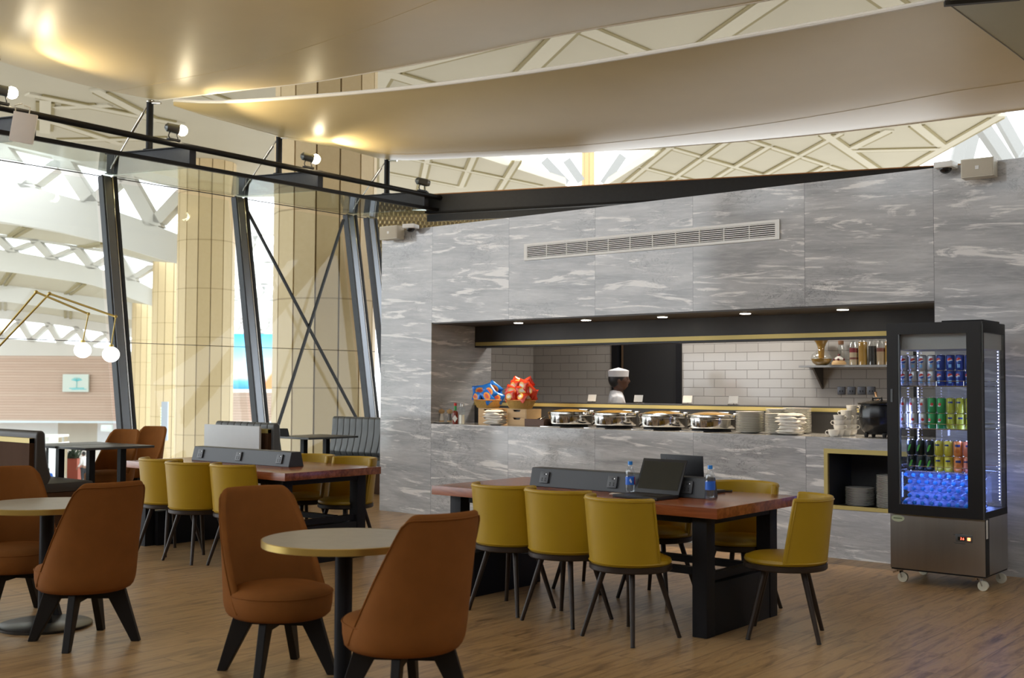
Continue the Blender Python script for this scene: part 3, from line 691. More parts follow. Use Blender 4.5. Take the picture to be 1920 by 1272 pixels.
# pine drawer boxes, straw baskets, snack packets
def drawer_box(xc, label):
    e = empty('drawer_box', (xc, 9.74, CZ), 0, label, 'wooden box', 'pine drawer boxes on the counter')
    W, D, H = .27, .26, .182
    m = MB(); m.box((0, .0, .003), (W, D, .006)); m.box((0, 0, H-.004), (W, D, .008)); m.box((-W/2+.004, 0, H/2), (.008, D, H-.016)); m.box((W/2-.004, 0, H/2), (.008, D, H-.016)); m.box((0, D/2-.004, H/2), (W-.016, .008, H-.016)); m.box((0, 0, H/2), (W-.016, D-.01, .006)); m.build('carcass', LWD, e, smooth=0)
    for z0 in (.008, .094):
        m = MB(); w = W/2-.01; h = .08
        m.prism([(-w, -D/2-.002, z0), (w, -D/2-.002, z0), (w, -D/2-.002, z0+h), (.055, -D/2-.002, z0+h), (.04, -D/2-.002, z0+h-.022), (-.04, -D/2-.002, z0+h-.022), (-.055, -D/2-.002, z0+h), (-w, -D/2-.002, z0+h)], (0, .012, 0)); m.build('drawer_front', LWD, e, smooth=0)
    m = MB(); m.box((0, -D/2+.03, H/2), (W-.03, .004, H-.03)); m.build('dark_inside', CEL, e)
drawer_box(px(915, 9.62), 'pale pine two-tier drawer box on the counter under the blue snack basket')
drawer_box(px(970, 9.62), 'pale pine two-tier drawer box on the counter under the red snack basket')
def basket(xc, label, wall=WKR):
    e = empty('snack_basket', (xc, 9.74, CZ+.182), 0, label, 'basket', 'straw baskets on the pine boxes')
    n = 48
    m = MB(); pr = [(0, .002), (.125, .002), (.13, .012), (.165, .085), (.172, .09), (.166, .094), (.158, .088), (.12, .014), (0, .012)]
    m.lathe(pr, n, sx=1.05, sy=.8); m.build('bowl', wall, e)
    m = MB()
    for k in range(n):
        a = 2*pi*k/n; m.tube([(1.05*(.131)*cos(a), .8*.131*sin(a), .01), (1.05*.167*cos(a), .8*.167*sin(a), .086)], .0032, 5)
    m.build('ribs', wall, e)
    m = MB(); m.tube([(1.05*.17*cos(2*pi*k/40), .8*.17*sin(2*pi*k/40), .092) for k in range(40)], .007, 8, True); m.build('rim', mat('orange_wicker_rim', (.50, .22, .06, 1), .6), e)
    return e
xL, xR = px(914, 9.74)+.005, px(976, 9.74)
basket(xL, 'straw basket filled with blue snack packets'); basket(xR, 'straw basket filled with red snack packets')
def packet(col, emb, nm_):
    e = empty('snack_packet', (0, 0, 0), 0, '', 'snack packet')
    w, h, t = .088, .058, .022
    def f(s):
        def g(u, v):
            x, y = u*2-1, v*2-1; b = max(0, (1-abs(x)**3.5))*max(0, 1-abs(y)**4)
            return V((x*w*(1-.05*(1-y*y)), s*t*b**.6, y*h + .004*sin(14*x)*(abs(x) > .8)))
        return g
    m = MB(); m.grid(f(-1), 14, 8); m.grid(f(1), 14, 8); bmesh.ops.remove_doubles(m.bm, verts=m.bm.verts, dist=.0003); b = m.build('pouch', col, e, smooth=60)
    m = MB()
    def dsk(r1, r2, off):
        def g(u, v):
            a = 2*pi*u; x, z = r1*v*cos(a), r2*v*sin(a); q = max(0, 1-abs(x/w)**3.5)*max(0, 1-abs(z/h)**4)
            return V((x, -t*q**.6-off, z))
        return g
    m.grid(dsk(.050, .036, .0012), 20, 3); m.build('emblem', emb, e, smooth=60)
    m = MB(); m.grid(dsk(.034, .016, .0022), 20, 2); m.build('emblem_centre', mat('emblem_'+nm_, (.75, .10, .05, 1) if nm_ == 'blue' else (.85, .80, .70, 1), .35), e, smooth=60)
    return e
pb = packet(mat('blue_foil', (.012, .16, .62, 1), .25, .1), mat('orange_emblem', (.85, .36, .05, 1), .35), 'blue'); pr_ = packet(mat('red_foil', (.62, .045, .015, 1), .25, .1), mat('yellow_emblem', (.88, .52, .10, 1), .35), 'red')
rg = random.Random(3)
def heap(proto, xc, rows, label, group):
    first = True
    for (dz, dy, n, sp) in rows:
        for k in range(n):
            x = xc + (k-(n-1)/2)*sp + rg.uniform(-.012, .012); z = CZ+.182+.092+dz+rg.uniform(-.008, .008); y = 9.74+dy+rg.uniform(-.01, .01)
            o = proto if first else copy_tree(proto); first = False
            o.location = (x, y, z); o.rotation_euler = (rg.uniform(-.5, .2), rg.uniform(-.9, .9), rg.uniform(-.35, .6)); o['label'] = label; o['group'] = group
heap(pb, xL, [(.035, -.085, 2, .165), (.04, .0, 3, .125), (.10, -.055, 2, .15), (.125, .03, 2, .14), (.05, .08, 2, .15)], 'blue snack packet with orange emblem in the left straw basket', 'blue snack packets')
heap(pr_, xR, [(.035, -.085, 2, .16), (.045, 0, 3, .12), (.105, -.06, 2, .15), (.165, -.03, 2, .14), (.19, .04, 2, .13), (.08, .07, 2, .15), (.12, -.01, 3, .13)], 'red snack packet with yellow emblem in the right straw basket', 'red snack packets')

# folded cloth napkins
def napkin_mesh(seed, w, d):
    q = random.Random(seed); a = [q.uniform(-.5, .5) for _ in range(6)]
    def f(s):
        def g(u, v):
            x, y = u*2-1, v*2-1; e = (1-abs(x)**6)*(1-abs(y)**6)
            return V((x*w*(1+.12*a[0]*y+.07*sin(3*y+a[1]*3)), y*d*(1+.05*a[2]*x), .006+s*.016*e**.5+.007*sin(3.5*x+a[3]*7)*cos(2.6*y+a[4]*6)))
        return g
    m = MB(); m.grid(f(1), 14, 10); m.grid(f(-1), 14, 10); bmesh.ops.remove_doubles(m.bm, verts=m.bm.verts, dist=.0005); return m
def napkin_stack(xc, yc_, n, w, d, where, grp):
    o = plate_mesh(.9).build('serving_plate', POR, loc=(xc, yc_, CZ)); tag(o, 'white plate under the folded napkins %s' % where, 'plate')
    for k in range(n):
        nn = napkin_mesh(k+len(where), w*rg.uniform(.88, 1.08), d).build('cloth_napkin', LIN, smooth=60, loc=(xc+rg.uniform(-.008, .008), yc_, CZ+.028+k*.029), rz=rg.uniform(-.4, .4))
        tag(nn, 'folded white cloth napkin, %s of the pile %s' % (ORD[n-1-k], where), 'napkin', grp)
napkin_stack(px(929, 9.57), 9.57, 5, .115, .085, 'in front of the left pine box', 'napkins by the pine boxes')
napkin_stack(px(1482, 9.60), 9.60, 6, .105, .085, 'in front of the plate stacks', 'napkins by the plate stacks')
# brown cutlery basket
bx = px(1011, 9.68)
e = empty('cutlery_basket', (bx, 9.70, CZ), 0, 'low brown wicker basket between the pine box and first chafing dish', 'basket')
m = MB(); m.box((0, 0, .004), (.26, .22, .008)); 
for s in (-1, 1): m.box((s*.127, 0, .042), (.008, .22, .075)); m.box((0, s*.107, .042), (.246, .008, .075))
m.build('basket_body', BWK, e)
for k in range(5):
    t = MB(); t.tube([(-.07+.035*k, -.06, .03), (-.05+.035*k, .06, .085+.008*(k % 3))], .006, 8); c = t.build('cutlery', CHR if k % 2 else BLK, loc=(bx, 9.70, CZ)); tag(c, 'cutlery handle standing in the low brown wicker basket', 'cutlery', 'cutlery in the brown basket')

# chafing dishes
GOLDG = mat('amber_glass_lid', (.42, .25, .05, 1), .12, .2)
def chafing(xc, yc_, label):
    e = empty('chafing_dish', (xc, yc_, CZ), 0, label, 'chafing dish', 'round steel chafing dishes')
    m = MB(); m.lathe([(0, .028), (.215, .028), (.229, .036), (.232, .05), (.232, .122), (.238, .128), (.238, .134), (.225, .137), (0, .137)], 48); m.build('body', CHR, e)
    m = MB(); m.lathe([(.236, .138), (.240, .142), (.236, .158), (.222, .164), (.2, .166), (.2, .138), (.236, .138)], 48); m.build('lid_rim', CHR, e)
    m = MB(); m.lathe([(.2, .164), (.17, .174), (.12, .183), (.06, .189), (0, .191)], 48); m.build('glass_lid', GOLDG, e)
    m = MB(); m.tube([(.06, .205, .16), (.06, .245, .178), (-.06, .245, .178), (-.06, .205, .16)], .009, 8); m.box((.2, .13, .168), (.05, .03, .02), bev=.005); m.build('handle', CHR, e)
    m = MB(); m.lathe([(0, 0), (.19, 0), (.19, .02), (0, .02)], 40); m.build('foot_ring', BLK, e)
    m = MB(); m.box((-.06, -.205, .006), (.24, .07, .01), rz=RD(8), bev=.004); tag(m.build('spoon_tray', CHR, loc=(xc, yc_-.045, CZ)), 'small steel spoon tray in front of the %s chafing dish' % label.split(', ')[1].split(' of ')[0], 'tray', 'spoon trays')
for p, w in ((1069, 'leftmost'), (1152, 'second from left'), (1242, 'third from left'), (1334, 'rightmost')):
    chafing(px(p, 9.80), 9.80, 'round polished steel chafing dish, %s of four on the counter' % w)

# plate stacks
def plate_stack(xc, yc_, z, n, where, grp, sc=1.0, pitch=.0122):
    first = plate_mesh(sc).build('dinner_plate', POR)
    for k in range(n):
        o = first if k == 0 else first.copy()
        if k: COL.objects.link(o)
        o.location = (xc+rg.uniform(-.0015, .0015), yc_, z+k*pitch); tag(o, '%s white plate of the stack %s' % (ORD[n-1-k], where), 'plate', grp)
plate_stack(px(1406, 9.72), 9.72, CZ, 16, 'beside the rightmost chafing dish', 'plates beside the chafing dish')
plate_stack(px(1433, 9.72)+.02, 9.99, CZ, 18, 'at the back behind the front two counter stacks', 'plates at the back left', .98)
plate_stack(px(1461, 9.70), 9.70, CZ, 15, 'just left of the napkin pile on the counter', 'plates left of the napkins')
plate_stack(px(1484, 9.85), 9.97, CZ, 19, 'behind the napkin pile on the counter', 'plates behind the napkins')
plate_stack(-4.02, 9.70, .437, 13, 'shorter one in the brass-framed niche', 'plates in the niche, short stack', .95, .0122)
plate_stack(-3.73, 9.68, .437, 23, 'taller one in the brass-framed niche', 'plates in the niche, tall stack', .95, .0122)

# cups
def cup(label):
    e = empty('tea_cup', (0, 0, 0), 0, label, 'cup', 'stacked white cups')
    m = MB(); m.lathe([(0, .004), (.026, .004), (.028, 0), (.032, .003), (.042, .022), (.047, .045), (.0495, .0615), (.048, .062), (.044, .042), (.038, .02), (.03, .009), (0, .008)], 28); m.build('bowl', POR, e, smooth=70)
    m = MB(); m.tube([(-.043, 0, .05), (-.062, 0, .052), (-.070, 0, .036), (-.060, 0, .02), (-.041, 0, .02)], .0045, 8); m.build('handle', POR, e, smooth=70)
    return e
c0 = None
for (p, y, n, nmn) in ((1563, 9.56, 1, 'frontmost'), (1573, 9.66, 4, 'second'), (1586, 9.76, 5, 'third'), (1597, 9.87, 6, 'rearmost')):
    for k in range(n):
        lb = 'single white cup in front of the cup columns' if n == 1 else '%s white cup of the %s cup column beside the soup kettle' % (ORD[n-1-k], nmn)
        if c0 is None: c0 = o = cup(lb)
        else: o = copy_tree(c0); o['label'] = lb
        o.location = (px(p, y), y, CZ+k*.0425); o.rotation_euler.z = RD(25 if k % 2 == 0 else 195)

# soup kettle
KET = mat('black_enamel', (.012, .012, .013, 1), .22, 0, .5)
e = empty('soup_kettle', (px(1648, 9.75), 9.75, CZ), 0, 'black round soup kettle on feet at the right end of the counter', 'soup kettle')
m = MB(); m.lathe([(0, .03), (.11, .03), (.145, .06), (.165, .13), (.168, .17), (.172, .172), (.172, .178), (.168, .18), (.165, .24), (.15, .285), (0, .285)], 44); m.build('pot', KET, e)
m = MB(); m.lathe([(.15, .28), (.178, .286), (.18, .298), (.165, .306), (.12, .318), (.05, .326), (0, .328)], 44); m.build('lid', KET, e)
m = MB(); m.tube([(-.03, -.06, .32), (-.03, -.06, .345), (.05, -.06, .345), (.05, -.06, .32)], .01, 8); m.build('lid_handle', RUB, e)
for k in range(4):
    a = RD(45+90*k); m = MB(); m.lathe([(0, 0), (.014, 0), (.018, .012), (.02, .04), (0, .04)], 14, (.115*cos(a), .115*sin(a), 0)); m.build('foot', RUB, e)
m = MB(); m.tube([(.01, .02, .30), (-.035, .03, .36), (-.04, .03, .395)], .011, 8); tag(m.build('soup_ladle', mat('copper', (.50, .27, .13, 1), .25, .9), loc=(px(1648, 9.75), 9.75, CZ)), 'copper ladle handle standing out of the black soup kettle', 'ladle')

# name cards on the ledge
for p, w in ((1110, 'first from the left'), (1197, 'second from the left'), (1289, 'third from the left'), (1375, 'fourth from the left')):
    e = empty('name_card', (ony(p, 752, 10.28).x, 10.28, 1.296), RD(8), 'small white name card on the brass-edged ledge, %s' % w, 'name card', 'name cards on the ledge')
    m = MB(); m.box((0, 0, .055), (.10, .004, .075), rot=M4.Rotation(RD(-18), 3, 'X')); m.build('card', WHT, e)
    m = MB(); m.tube([(-.05, -.02, .004), (.05, -.02, .004), (.05, .03, .004), (-.05, .03, .004)], .004, 6, True); m.tube([(.0, .01, .004), (0, .006, .03)], .004, 6); m.build('stand', CHR, e)

# kitchen shelf with jars
e = empty('wall_shelf', (-4.6, 12.1, 1.70), 0, 'grey steel wall shelf on triangular bracket in the kitchen', 'shelf')
m = MB(); abox(m, -1.0, 1.4, -.27, 0, -.0, .022); m.build('board', mat('grey_shelf_steel', (.30, .30, .30, 1), .35, .4), e)
for x in (-.85, 1.3):
    m = MB(); m.prism([(x, -.001, 0), (x, -.26, 0), (x, -.001, -.24)], (.02, 0, 0)); m.build('bracket', mat('shelf_bracket', (.12, .12, .12, 1), .4, .4), e, smooth=0)
SZ = 1.7225
def jar(p, r, h, label, layers, cork=False, y=11.95):
    x = ony(p, 680, y).x
    e = empty('glass_jar', (x, y, SZ), 0, label, 'jar', 'jars on the kitchen shelf')
    m = MB(); m.lathe([(0, 0), (r, 0), (r, h*.8), (r*.75, h*.9), (r*.75, h)], 24); m.build('glass', GLJ, e)
    z = .004
    for (f, c) in layers:
        m = MB(); m.lathe([(0, z), (r-.004, z), (r-.004, z+f*h), (0, z+f*h)], 24); m.build('filling', mat('filling', c, .6, bump=.4, bscale=120), e); z += f*h
    if cork:
        m = MB(); m.lathe([(0, h-.01), (r*.72, h-.01), (r*.76, h+.035), (0, h+.035)], 20); m.build('cork', mat('cork', (.25, .12, .06, 1), .8), e)
x0 = ony(1540, 680, 11.95).x
e = empty('glass_vase', (x0, 11.95, SZ), 0, 'round glass vase with flared neck filled with amber grain on the shelf', 'vase')
AMB = (.40, .22, .03, 1)
m = MB(); m.lathe([(0, 0), (.06, 0), (.10, .035), (.115, .08), (.10, .125), (.05, .165), (.042, .2), (.06, .25), (.085, .29)], 32); m.build('glass', GLJ, e)
m = MB(); m.lathe([(0, .004), (.056, .004), (.096, .036), (.110, .075), (0, .078)], 32); m.lathe([(0, .078), (.03, .08), (.036, .2), (.055, .25), (.08, .285), (0, .287)], 24); m.build('grain', mat('amber_grain', AMB, .5, bump=.4, bscale=100), e)
m = MB(); m.lathe([(0, -.0), (.11, 0), (.115, .006), (0, .006)], 30); tag(m.build('saucer', POR, loc=(ony(1573, 680, 11.9).x, 11.9, SZ)), 'white saucer under a small cream dessert on the shelf', 'saucer')
e = empty('dessert', (ony(1573, 680, 11.9).x, 11.9, SZ+.0065), 0, 'small cream and fruit dessert on a saucer on the kitchen shelf', 'dessert')
m = MB(); m.lathe([(0, 0), (.075, 0), (.08, .02), (.06, .045), (0, .05)], 24); m.build('pastry', LWD, e)
m = MB(); m.lathe([(.05, .046), (.06, .06), (.03, .085), (0, .1)], 20); m.build('cream', POR, e)
m = MB(); 
for k in range(6): m.ball((.055*cos(k), .055*sin(k), .056), .014, 10, 6)
m.ball((0, 0, .105), .015, 10, 6); m.build('berries', mat('berry', (.12, .01, .015, 1), .3), e)
jar(1577, .04, .24, 'empty clear glass jar with a cork behind the dessert', [], True, 12.02)
jar(1601, .05, .27, 'glass jar with layers of cream and red on the shelf', [(.22, (.55, .44, .30, 1)), (.08, (.2, .05, .04, 1)), (.2, (.55, .44, .30, 1)), (.18, (.25, .02, .03, 1))])
jar(1618, .05, .29, 'glass jar full of yellow grain on the shelf', [(.85, AMB)])
jar(1636, .045, .28, 'glass jar full of black coffee beans on the shelf', [(.72, (.012, .010, .009, 1))])
jar(1652, .05, .28, 'glass jar with brown and tan layers on the shelf', [(.5, (.42, .30, .18, 1)), (.14, (.2, .05, .03, 1))])
jar(1667, .045, .29, 'amber jar at the right end of the shelf by the fridge', [(.85, AMB)])
for k, p in enumerate((1578, 1597, 1616, 1634)):
    c = ony(p, 733, 12.1); e = empty('wall_socket', (c.x, 12.1, c.z), 0, 'grey metal wall socket on the kitchen tiles, %s from the left' % ('first', 'second', 'third', 'fourth')[k], 'socket', 'kitchen wall sockets')
    m = MB(); m.box((0, -.006, 0), (.088, .012, .088), bev=.003); m.build('plate', mat('socket_plate', (.11, .11, .12, 1), .35, .5), e)
    m = MB(); m.box((-.015, -.0125, -.006), (.012, .002, .02)); m.box((.015, -.0125, -.006), (.012, .002, .02)); m.build('switch', RUB, e)
# ================================================================== GLASS DRINKS FRIDGE
FX, FY = -2.97, 8.8575          # centre of the cabinet
FRG = empty('drinks_fridge', (FX, FY, 0), 0, 'tall black-framed glass drinks fridge on white casters against the marble wall', 'fridge')
w, d = .35, .2725
m = MB(); m.box((0, 0, .3175), (2*w, 2*d, .415), bev=.004); bs = m.build('base_cabinet', STL, FRG)
m = MB(); m.box((w+.0005, -d+.045, .318), (.004, .085, .41)); m.build('side_strip', BLK, bs)
m = MB(); m.box((0, 0, .105), (2*w-.01, 2*d-.01, .012)); m.build('underside', BLK, bs)
# cabinet frame
Z0, Z1 = .525, 1.97
m = MB(); m.box((0, 0, Z0+.025), (2*w, 2*d, .05)); m.build('floor_frame', BLK, FRG)
m = MB(); m.box((0, 0, Z1-.04), (2*w, 2*d, .08), bev=.006); m.box((.18, 0, Z1+.008), (.3, .4, .016)); m.build('top_frame', BLK, FRG)
for sx in (-1, 1):
    for sy in (-1, 1):
        m = MB(); m.box((sx*(w-.016), sy*(d-.016), (Z0+Z1)/2), (.03, .03, Z1-Z0-.1)); m.build('corner_post', BLK, FRG)
# front door
DY = -d-.022
m = MB()
for (x0, x1, z0, z1) in ((-w, -w+.085, Z0, Z1), (w-.105, w, Z0, Z1), (-w+.085, w-.105, Z0, Z0+.075), (-w+.085, w-.105, Z1-.085, Z1)): abox(m, x0, x1, DY-.02, DY+.021, z0, z1)
dor = m.build('door', mat('black_door_frame', (.012, .012, .014, 1), .3, 0, .5), FRG)
m = MB(); abox(m, -w+.08, w-.10, DY-.004, DY+.004, Z0+.07, Z1-.08); m.build('door_glass', GLF, dor)
m = MB(); abox(m, -w+.085, -w+.097, DY-.016, DY+.01, Z0+.075, Z1-.085); m.build('seal_strip', GRM, dor)
m = MB(); abox(m, -w+.03, -w+.045, DY-.026, DY-.02, 1.37, 1.47); m.build('door_latch', GRM, dor)
m = MB(); abox(m, w-.004, w, -d+.03, d-.03, Z0+.05, Z1-.08); m.build('side_glass', GLF, FRG)
m = MB(); abox(m, -w, -w+.004, -d+.03, d-.03, Z0+.05, Z1-.08); m.build('side_glass', GLF, FRG)
m = MB(); abox(m, -w+.03, w-.03, d-.004, d, Z0+.05, Z1-.08); m.build('rear_glass', GLF, FRG)
m = MB(); m.cyl((w+.006, -d-.03, Z1-.3), (w+.006, -d-.03, Z1-.02), .005); m.build('hinge_rod', GRM, dor)
m = MB(); abox(m, -.15, .02, .17, .25, 1.79, 1.885); m.build('fan_box', BLK, FRG)
m = MB(); abox(m, -w+.02, w-.02, -d+.02, d-.02, Z1-.2, Z1-.082); m.build('light_canopy', mat('grey_lining', (.42, .40, .36, 1), .5), FRG)
SHZ = [1.500, 1.178, .856]
for z in SHZ:
    m = MB(); abox(m, -w+.03, w-.03, -d+.03, d-.03, z-.012, z-.006); sh = m.build('shelf', GLF, FRG)
    m = MB(); m.tube([(-w+.035, -d+.035, z+.03), (w-.035, -d+.035, z+.03), (w-.035, d-.035, z+.03), (-w+.035, d-.035, z+.03)], .0028, 6, True); m.tube([(-w+.035, -d+.035, z-.008), (w-.035, -d+.035, z-.008), (w-.035, d-.035, z-.008), (-w+.035, d-.035, z-.008)], .004, 6, True)
    for x in (-.2, 0, .2): m.tube([(x, -d+.035, z-.008), (x, -d+.035, z+.03)], .0025, 6)
    m.build('shelf_rail', CHR, sh)
for sx in (-1, 1):
    for sy in (-1, 1):
        m = MB(); m.box((sx*(w-.036), sy*(d-.04), 1.2), (.008, .012, 1.2)); ls = m.build('led_strip', WHT, FRG)
        m = MB()
        for k in range(50): m.ball((sx*(w-.042), sy*(d-.043), .63+k*.0235), .0048, 8, 5)
        m.build('diodes', LED, ls)
# controls, stickers
m = MB(); m.box((.20, -d-.002, .375), (.12, .006, .055), bev=.002); pn = m.build('control_panel', GRM, FRG)
m = MB(); m.box((.185, -d-.006, .373), (.055, .004, .026)); m.build('display', SCR, pn)
text('3.6', .024, REDL, pn, (.19, -d-.0085, .373), (RD(90), 0, 0), 'digits')
m = MB(); m.box((.237, -d-.006, .373), (.022, .006, .022), bev=.002); m.build('power_switch', ORL, pn)
m = MB(); m.prism([(.12, -d-.001, .40), (.19, -d-.001, .412), (.19, -d-.001, .406), (.13, -d-.001, .394)], (0, .002, 0)); m.prism([(.12, -d-.001, .345), (.14, -d-.001, .334), (.21, -d-.001, .334), (.21, -d-.001, .340), (.142, -d-.001, .341)], (0, .002, 0)); m.build('panel_trim', GRM, pn, smooth=0)
m = MB(); m.lathe([(0, 0), (1, 0), (1, .002), (0, .002)], 36, M=M4.Translation((-.29, -d-.0005, .487)) @ M4.Rotation(RD(90), 4, 'X') @ M4.Diagonal((.05, .026, 1, 1))); st = m.build('oval_badge', mat('pale_green_badge', (.46, .50, .34, 1), .45), FRG)
m = MB(); m.box((-.29, -d-.003, .487), (.066, .001, .008)); m.build('badge_line', mat('badge_green', (.14, .18, .10, 1), .5), st)
m = MB(); m.box((w+.003, -d+.035, .45), (.002, .04, .135)); m.build('paper_sticker', WHT, FRG)
# casters
for sx in (-1, 1):
    for sy in (-1, 1):
        x, y = sx*(w-.055), sy*(d-.055)
        m = MB(); m.box((x, y, .094), (.07, .06, .006)); m.bar((x, y-.018, .092), (x+.02, y-.019, .037), .03, .004, (0, 0, 1)); m.bar((x, y+.018, .092), (x+.02, y+.019, .037), .03, .004, (0, 0, 1)); m.bar((x-.02, y, .082), (x-.055, y, .066), .02, .012); c = m.build('caster', CHR, FRG)
        m = MB(); m.cyl((x+.02, y-.014, .037), (x+.02, y+.014, .037), .037, seg=28); m.build('wheel', NYL, c)

# cans
CAN_P = [(0, .002), (.022, .002), (.026, 0), (.033, .012), (.033, .104), (.028, .114), (.0265, .117), (.025, .1135), (0, .1135)]
def can_proto(name_, body, kind):
    e = empty('drink_can', (0, 0, 0), 0, '', 'drink can')
    m = MB(); m.lathe([(.026, .0005), (.033, .012), (.033, .104), (.0285, .113)], 24); m.build('printed_wall', body, e)
    m = MB(); m.lathe([(0, .002), (.022, .002), (.026, .0005)], 24); m.lathe([(.0285, .113), (.0265, .117), (.025, .1135), (0, .1135)], 24); m.build('metal_ends', CHR, e)
    def patch(a0, a1, z0, z1, mt, nm_, r=.0334, fn=None):
        q = MB(); q.grid(fn or (lambda u, v: V((r*sin(RD(a0+(a1-a0)*u)), -r*cos(RD(a0+(a1-a0)*u)), z0+(z1-z0)*v))), 8, 6); q.build(nm_, mt, e)
    if kind == 'globe':
        R0 = .0195
        def disc(lo, hi, r):
            def f(u, v):
                t = (u*2-1); hh = math.sqrt(max(0, 1-t*t)); wave = .22*sin(t*2.6)
                b = lo(t, hh, wave); c = hi(t, hh, wave); zz = b+(c-b)*v
                return V((r*sin(t*R0/.033), -r*cos(t*R0/.033), .074+zz*R0))
            return f
        cl = lambda x, hh: max(-hh, min(hh, x))
        patch(0, 0, 0, 0, can_red, 'red_wave', fn=disc(lambda t, h, wv: cl(.12+wv, h), lambda t, h, wv: h, .0336))
        patch(0, 0, 0, 0, can_white, 'white_band', fn=disc(lambda t, h, wv: cl(-.28+wv*.6, h), lambda t, h, wv: cl(.12+wv, h), .0337))
        patch(0, 0, 0, 0, can_mid, 'blue_wave', fn=disc(lambda t, h, wv: -h, lambda t, h, wv: cl(-.28+wv*.6, h), .0336))
        patch(-18, 18, .02, .045, can_light, 'lettering_band')
    elif kind == 'dot':
        patch(0, 0, 0, 0, can_red, 'red_dot', fn=lambda u, v: V((.0336*sin(.36*v*cos(2*pi*u)), -.0336*cos(.36*v*cos(2*pi*u)), .066+.0118*v*sin(2*pi*u))))
        patch(-26, 12, .05, .058, can_white, 'white_figure')
    elif kind == 'stripe':
        patch(-30, 30, .075, .088, can_navy, 'name_band')
    elif kind == 'leaf':
        patch(0, 0, 0, 0, can_leaf, 'leaf_mark', fn=lambda u, v: V((.0336*sin(-.4+.9*u), -.0336*cos(-.4+.9*u), .03+.05*u+.02*sin(pi*u)*(v*2-1))))
    elif kind == 'fruit':
        patch(-34, 34, .072, .09, can_navy, 'name_band'); patch(0, 0, 0, 0, can_or2, 'fruit_mark', fn=lambda u, v: V((.0336*sin(.5*v*cos(2*pi*u)), -.0336*cos(.5*v*cos(2*pi*u)), .042+.017*v*sin(2*pi*u))))
    return e
can_red = mat('can_red', (.62, .04, .03, 1), .3); can_white = mat('can_white', (.8, .8, .8, 1), .3); can_mid = mat('can_mid_blue', (.02, .10, .45, 1), .3); can_light = mat('can_light_blue', (.22, .50, .85, 1), .3)
can_navy = mat('can_navy', (.02, .04, .16, 1), .3); can_leaf = mat('can_leaf', (.10, .45, .06, 1), .3); can_or2 = mat('can_deep_orange', (.55, .14, .015, 1), .3)
KIND = {
 'blue': can_proto('blue', mat('can_blue', (.012, .05, .30, 1), .3, .2), 'globe'),
 'silver': can_proto('silver', mat('can_silver', (.55, .56, .58, 1), .3, .6), 'globe'),
 'green': can_proto('green', mat('can_green', (.02, .30, .07, 1), .3, .2), 'dot'),
 'grey': can_proto('grey', mat('can_pale', (.50, .50, .46, 1), .3, .5), 'dot'),
 'lime': can_proto('lime', mat('can_lime', (.40, .42, .03, 1), .3, .1), 'stripe'),
 'black': can_proto('black', mat('can_black', (.014, .022, .016, 1), .3, .2), 'leaf'),
 'yellow': can_proto('yellow', mat('can_yellow', (.58, .50, .04, 1), .3, .1), 'stripe'),
 'orange': can_proto('orange', mat('can_orange', (.68, .22, .04, 1), .3, .1), 'fruit'),
 'salmon': can_proto('salmon', mat('can_salmon', (.66, .20, .12, 1), .3, .1), 'stripe'),
}
DESC = {'blue': 'blue cola can with red and white globe', 'silver': 'silver cola can with small globe', 'green': 'green soda can with red dot', 'grey': 'pale silver soda can with red dot', 'lime': 'lime-yellow soda can with dark name band', 'black': 'black can with green leaf mark', 'yellow': 'yellow can with dark name band', 'orange': 'orange can with fruit mark', 'salmon': 'salmon-red can with dark name band'}
ROWS = [['silver', 'silver', 'silver', 'silver', 'blue', 'blue', 'blue', 'blue'], ['grey', 'grey', 'grey', 'green', 'green', 'lime', 'lime', 'lime'], ['black', 'black', 'black', 'yellow', 'yellow', 'orange', 'salmon']]
used = set(); SHN = ['top', 'middle', 'lowest']
for si, row in enumerate(ROWS):
    for tier in (0, 1):
        for r_ in (0, 1):
            for k, kn in enumerate(row):
                if r_ == 1 and tier == 1: continue
                x = -.268 + k*.0705 + (.05 if si == 2 else 0); y = -d+.095 + r_*.072
                o = KIND[kn] if kn not in used else copy_tree(KIND[kn]); used.add(kn)
                o.location = (FX+x, FY+y, SHZ[si]-.0055+tier*.1175); o.rotation_euler.z = rg.uniform(-.35, .35)
                if r_ == 1: lb = '%s in the back row of the %s fridge shelf' % (DESC[kn].split(' with')[0], SHN[si])
                else: lb = '%s, %s from left, front %s layer, %s fridge shelf' % (DESC[kn].split(' with')[0], ['first', 'second', 'third', 'fourth', 'fifth', 'sixth', 'seventh', 'eighth'][k], ('lower', 'upper')[tier], SHN[si])
                o['label'] = lb; o['group'] = 'drink cans on the %s fridge shelf' % SHN[si]
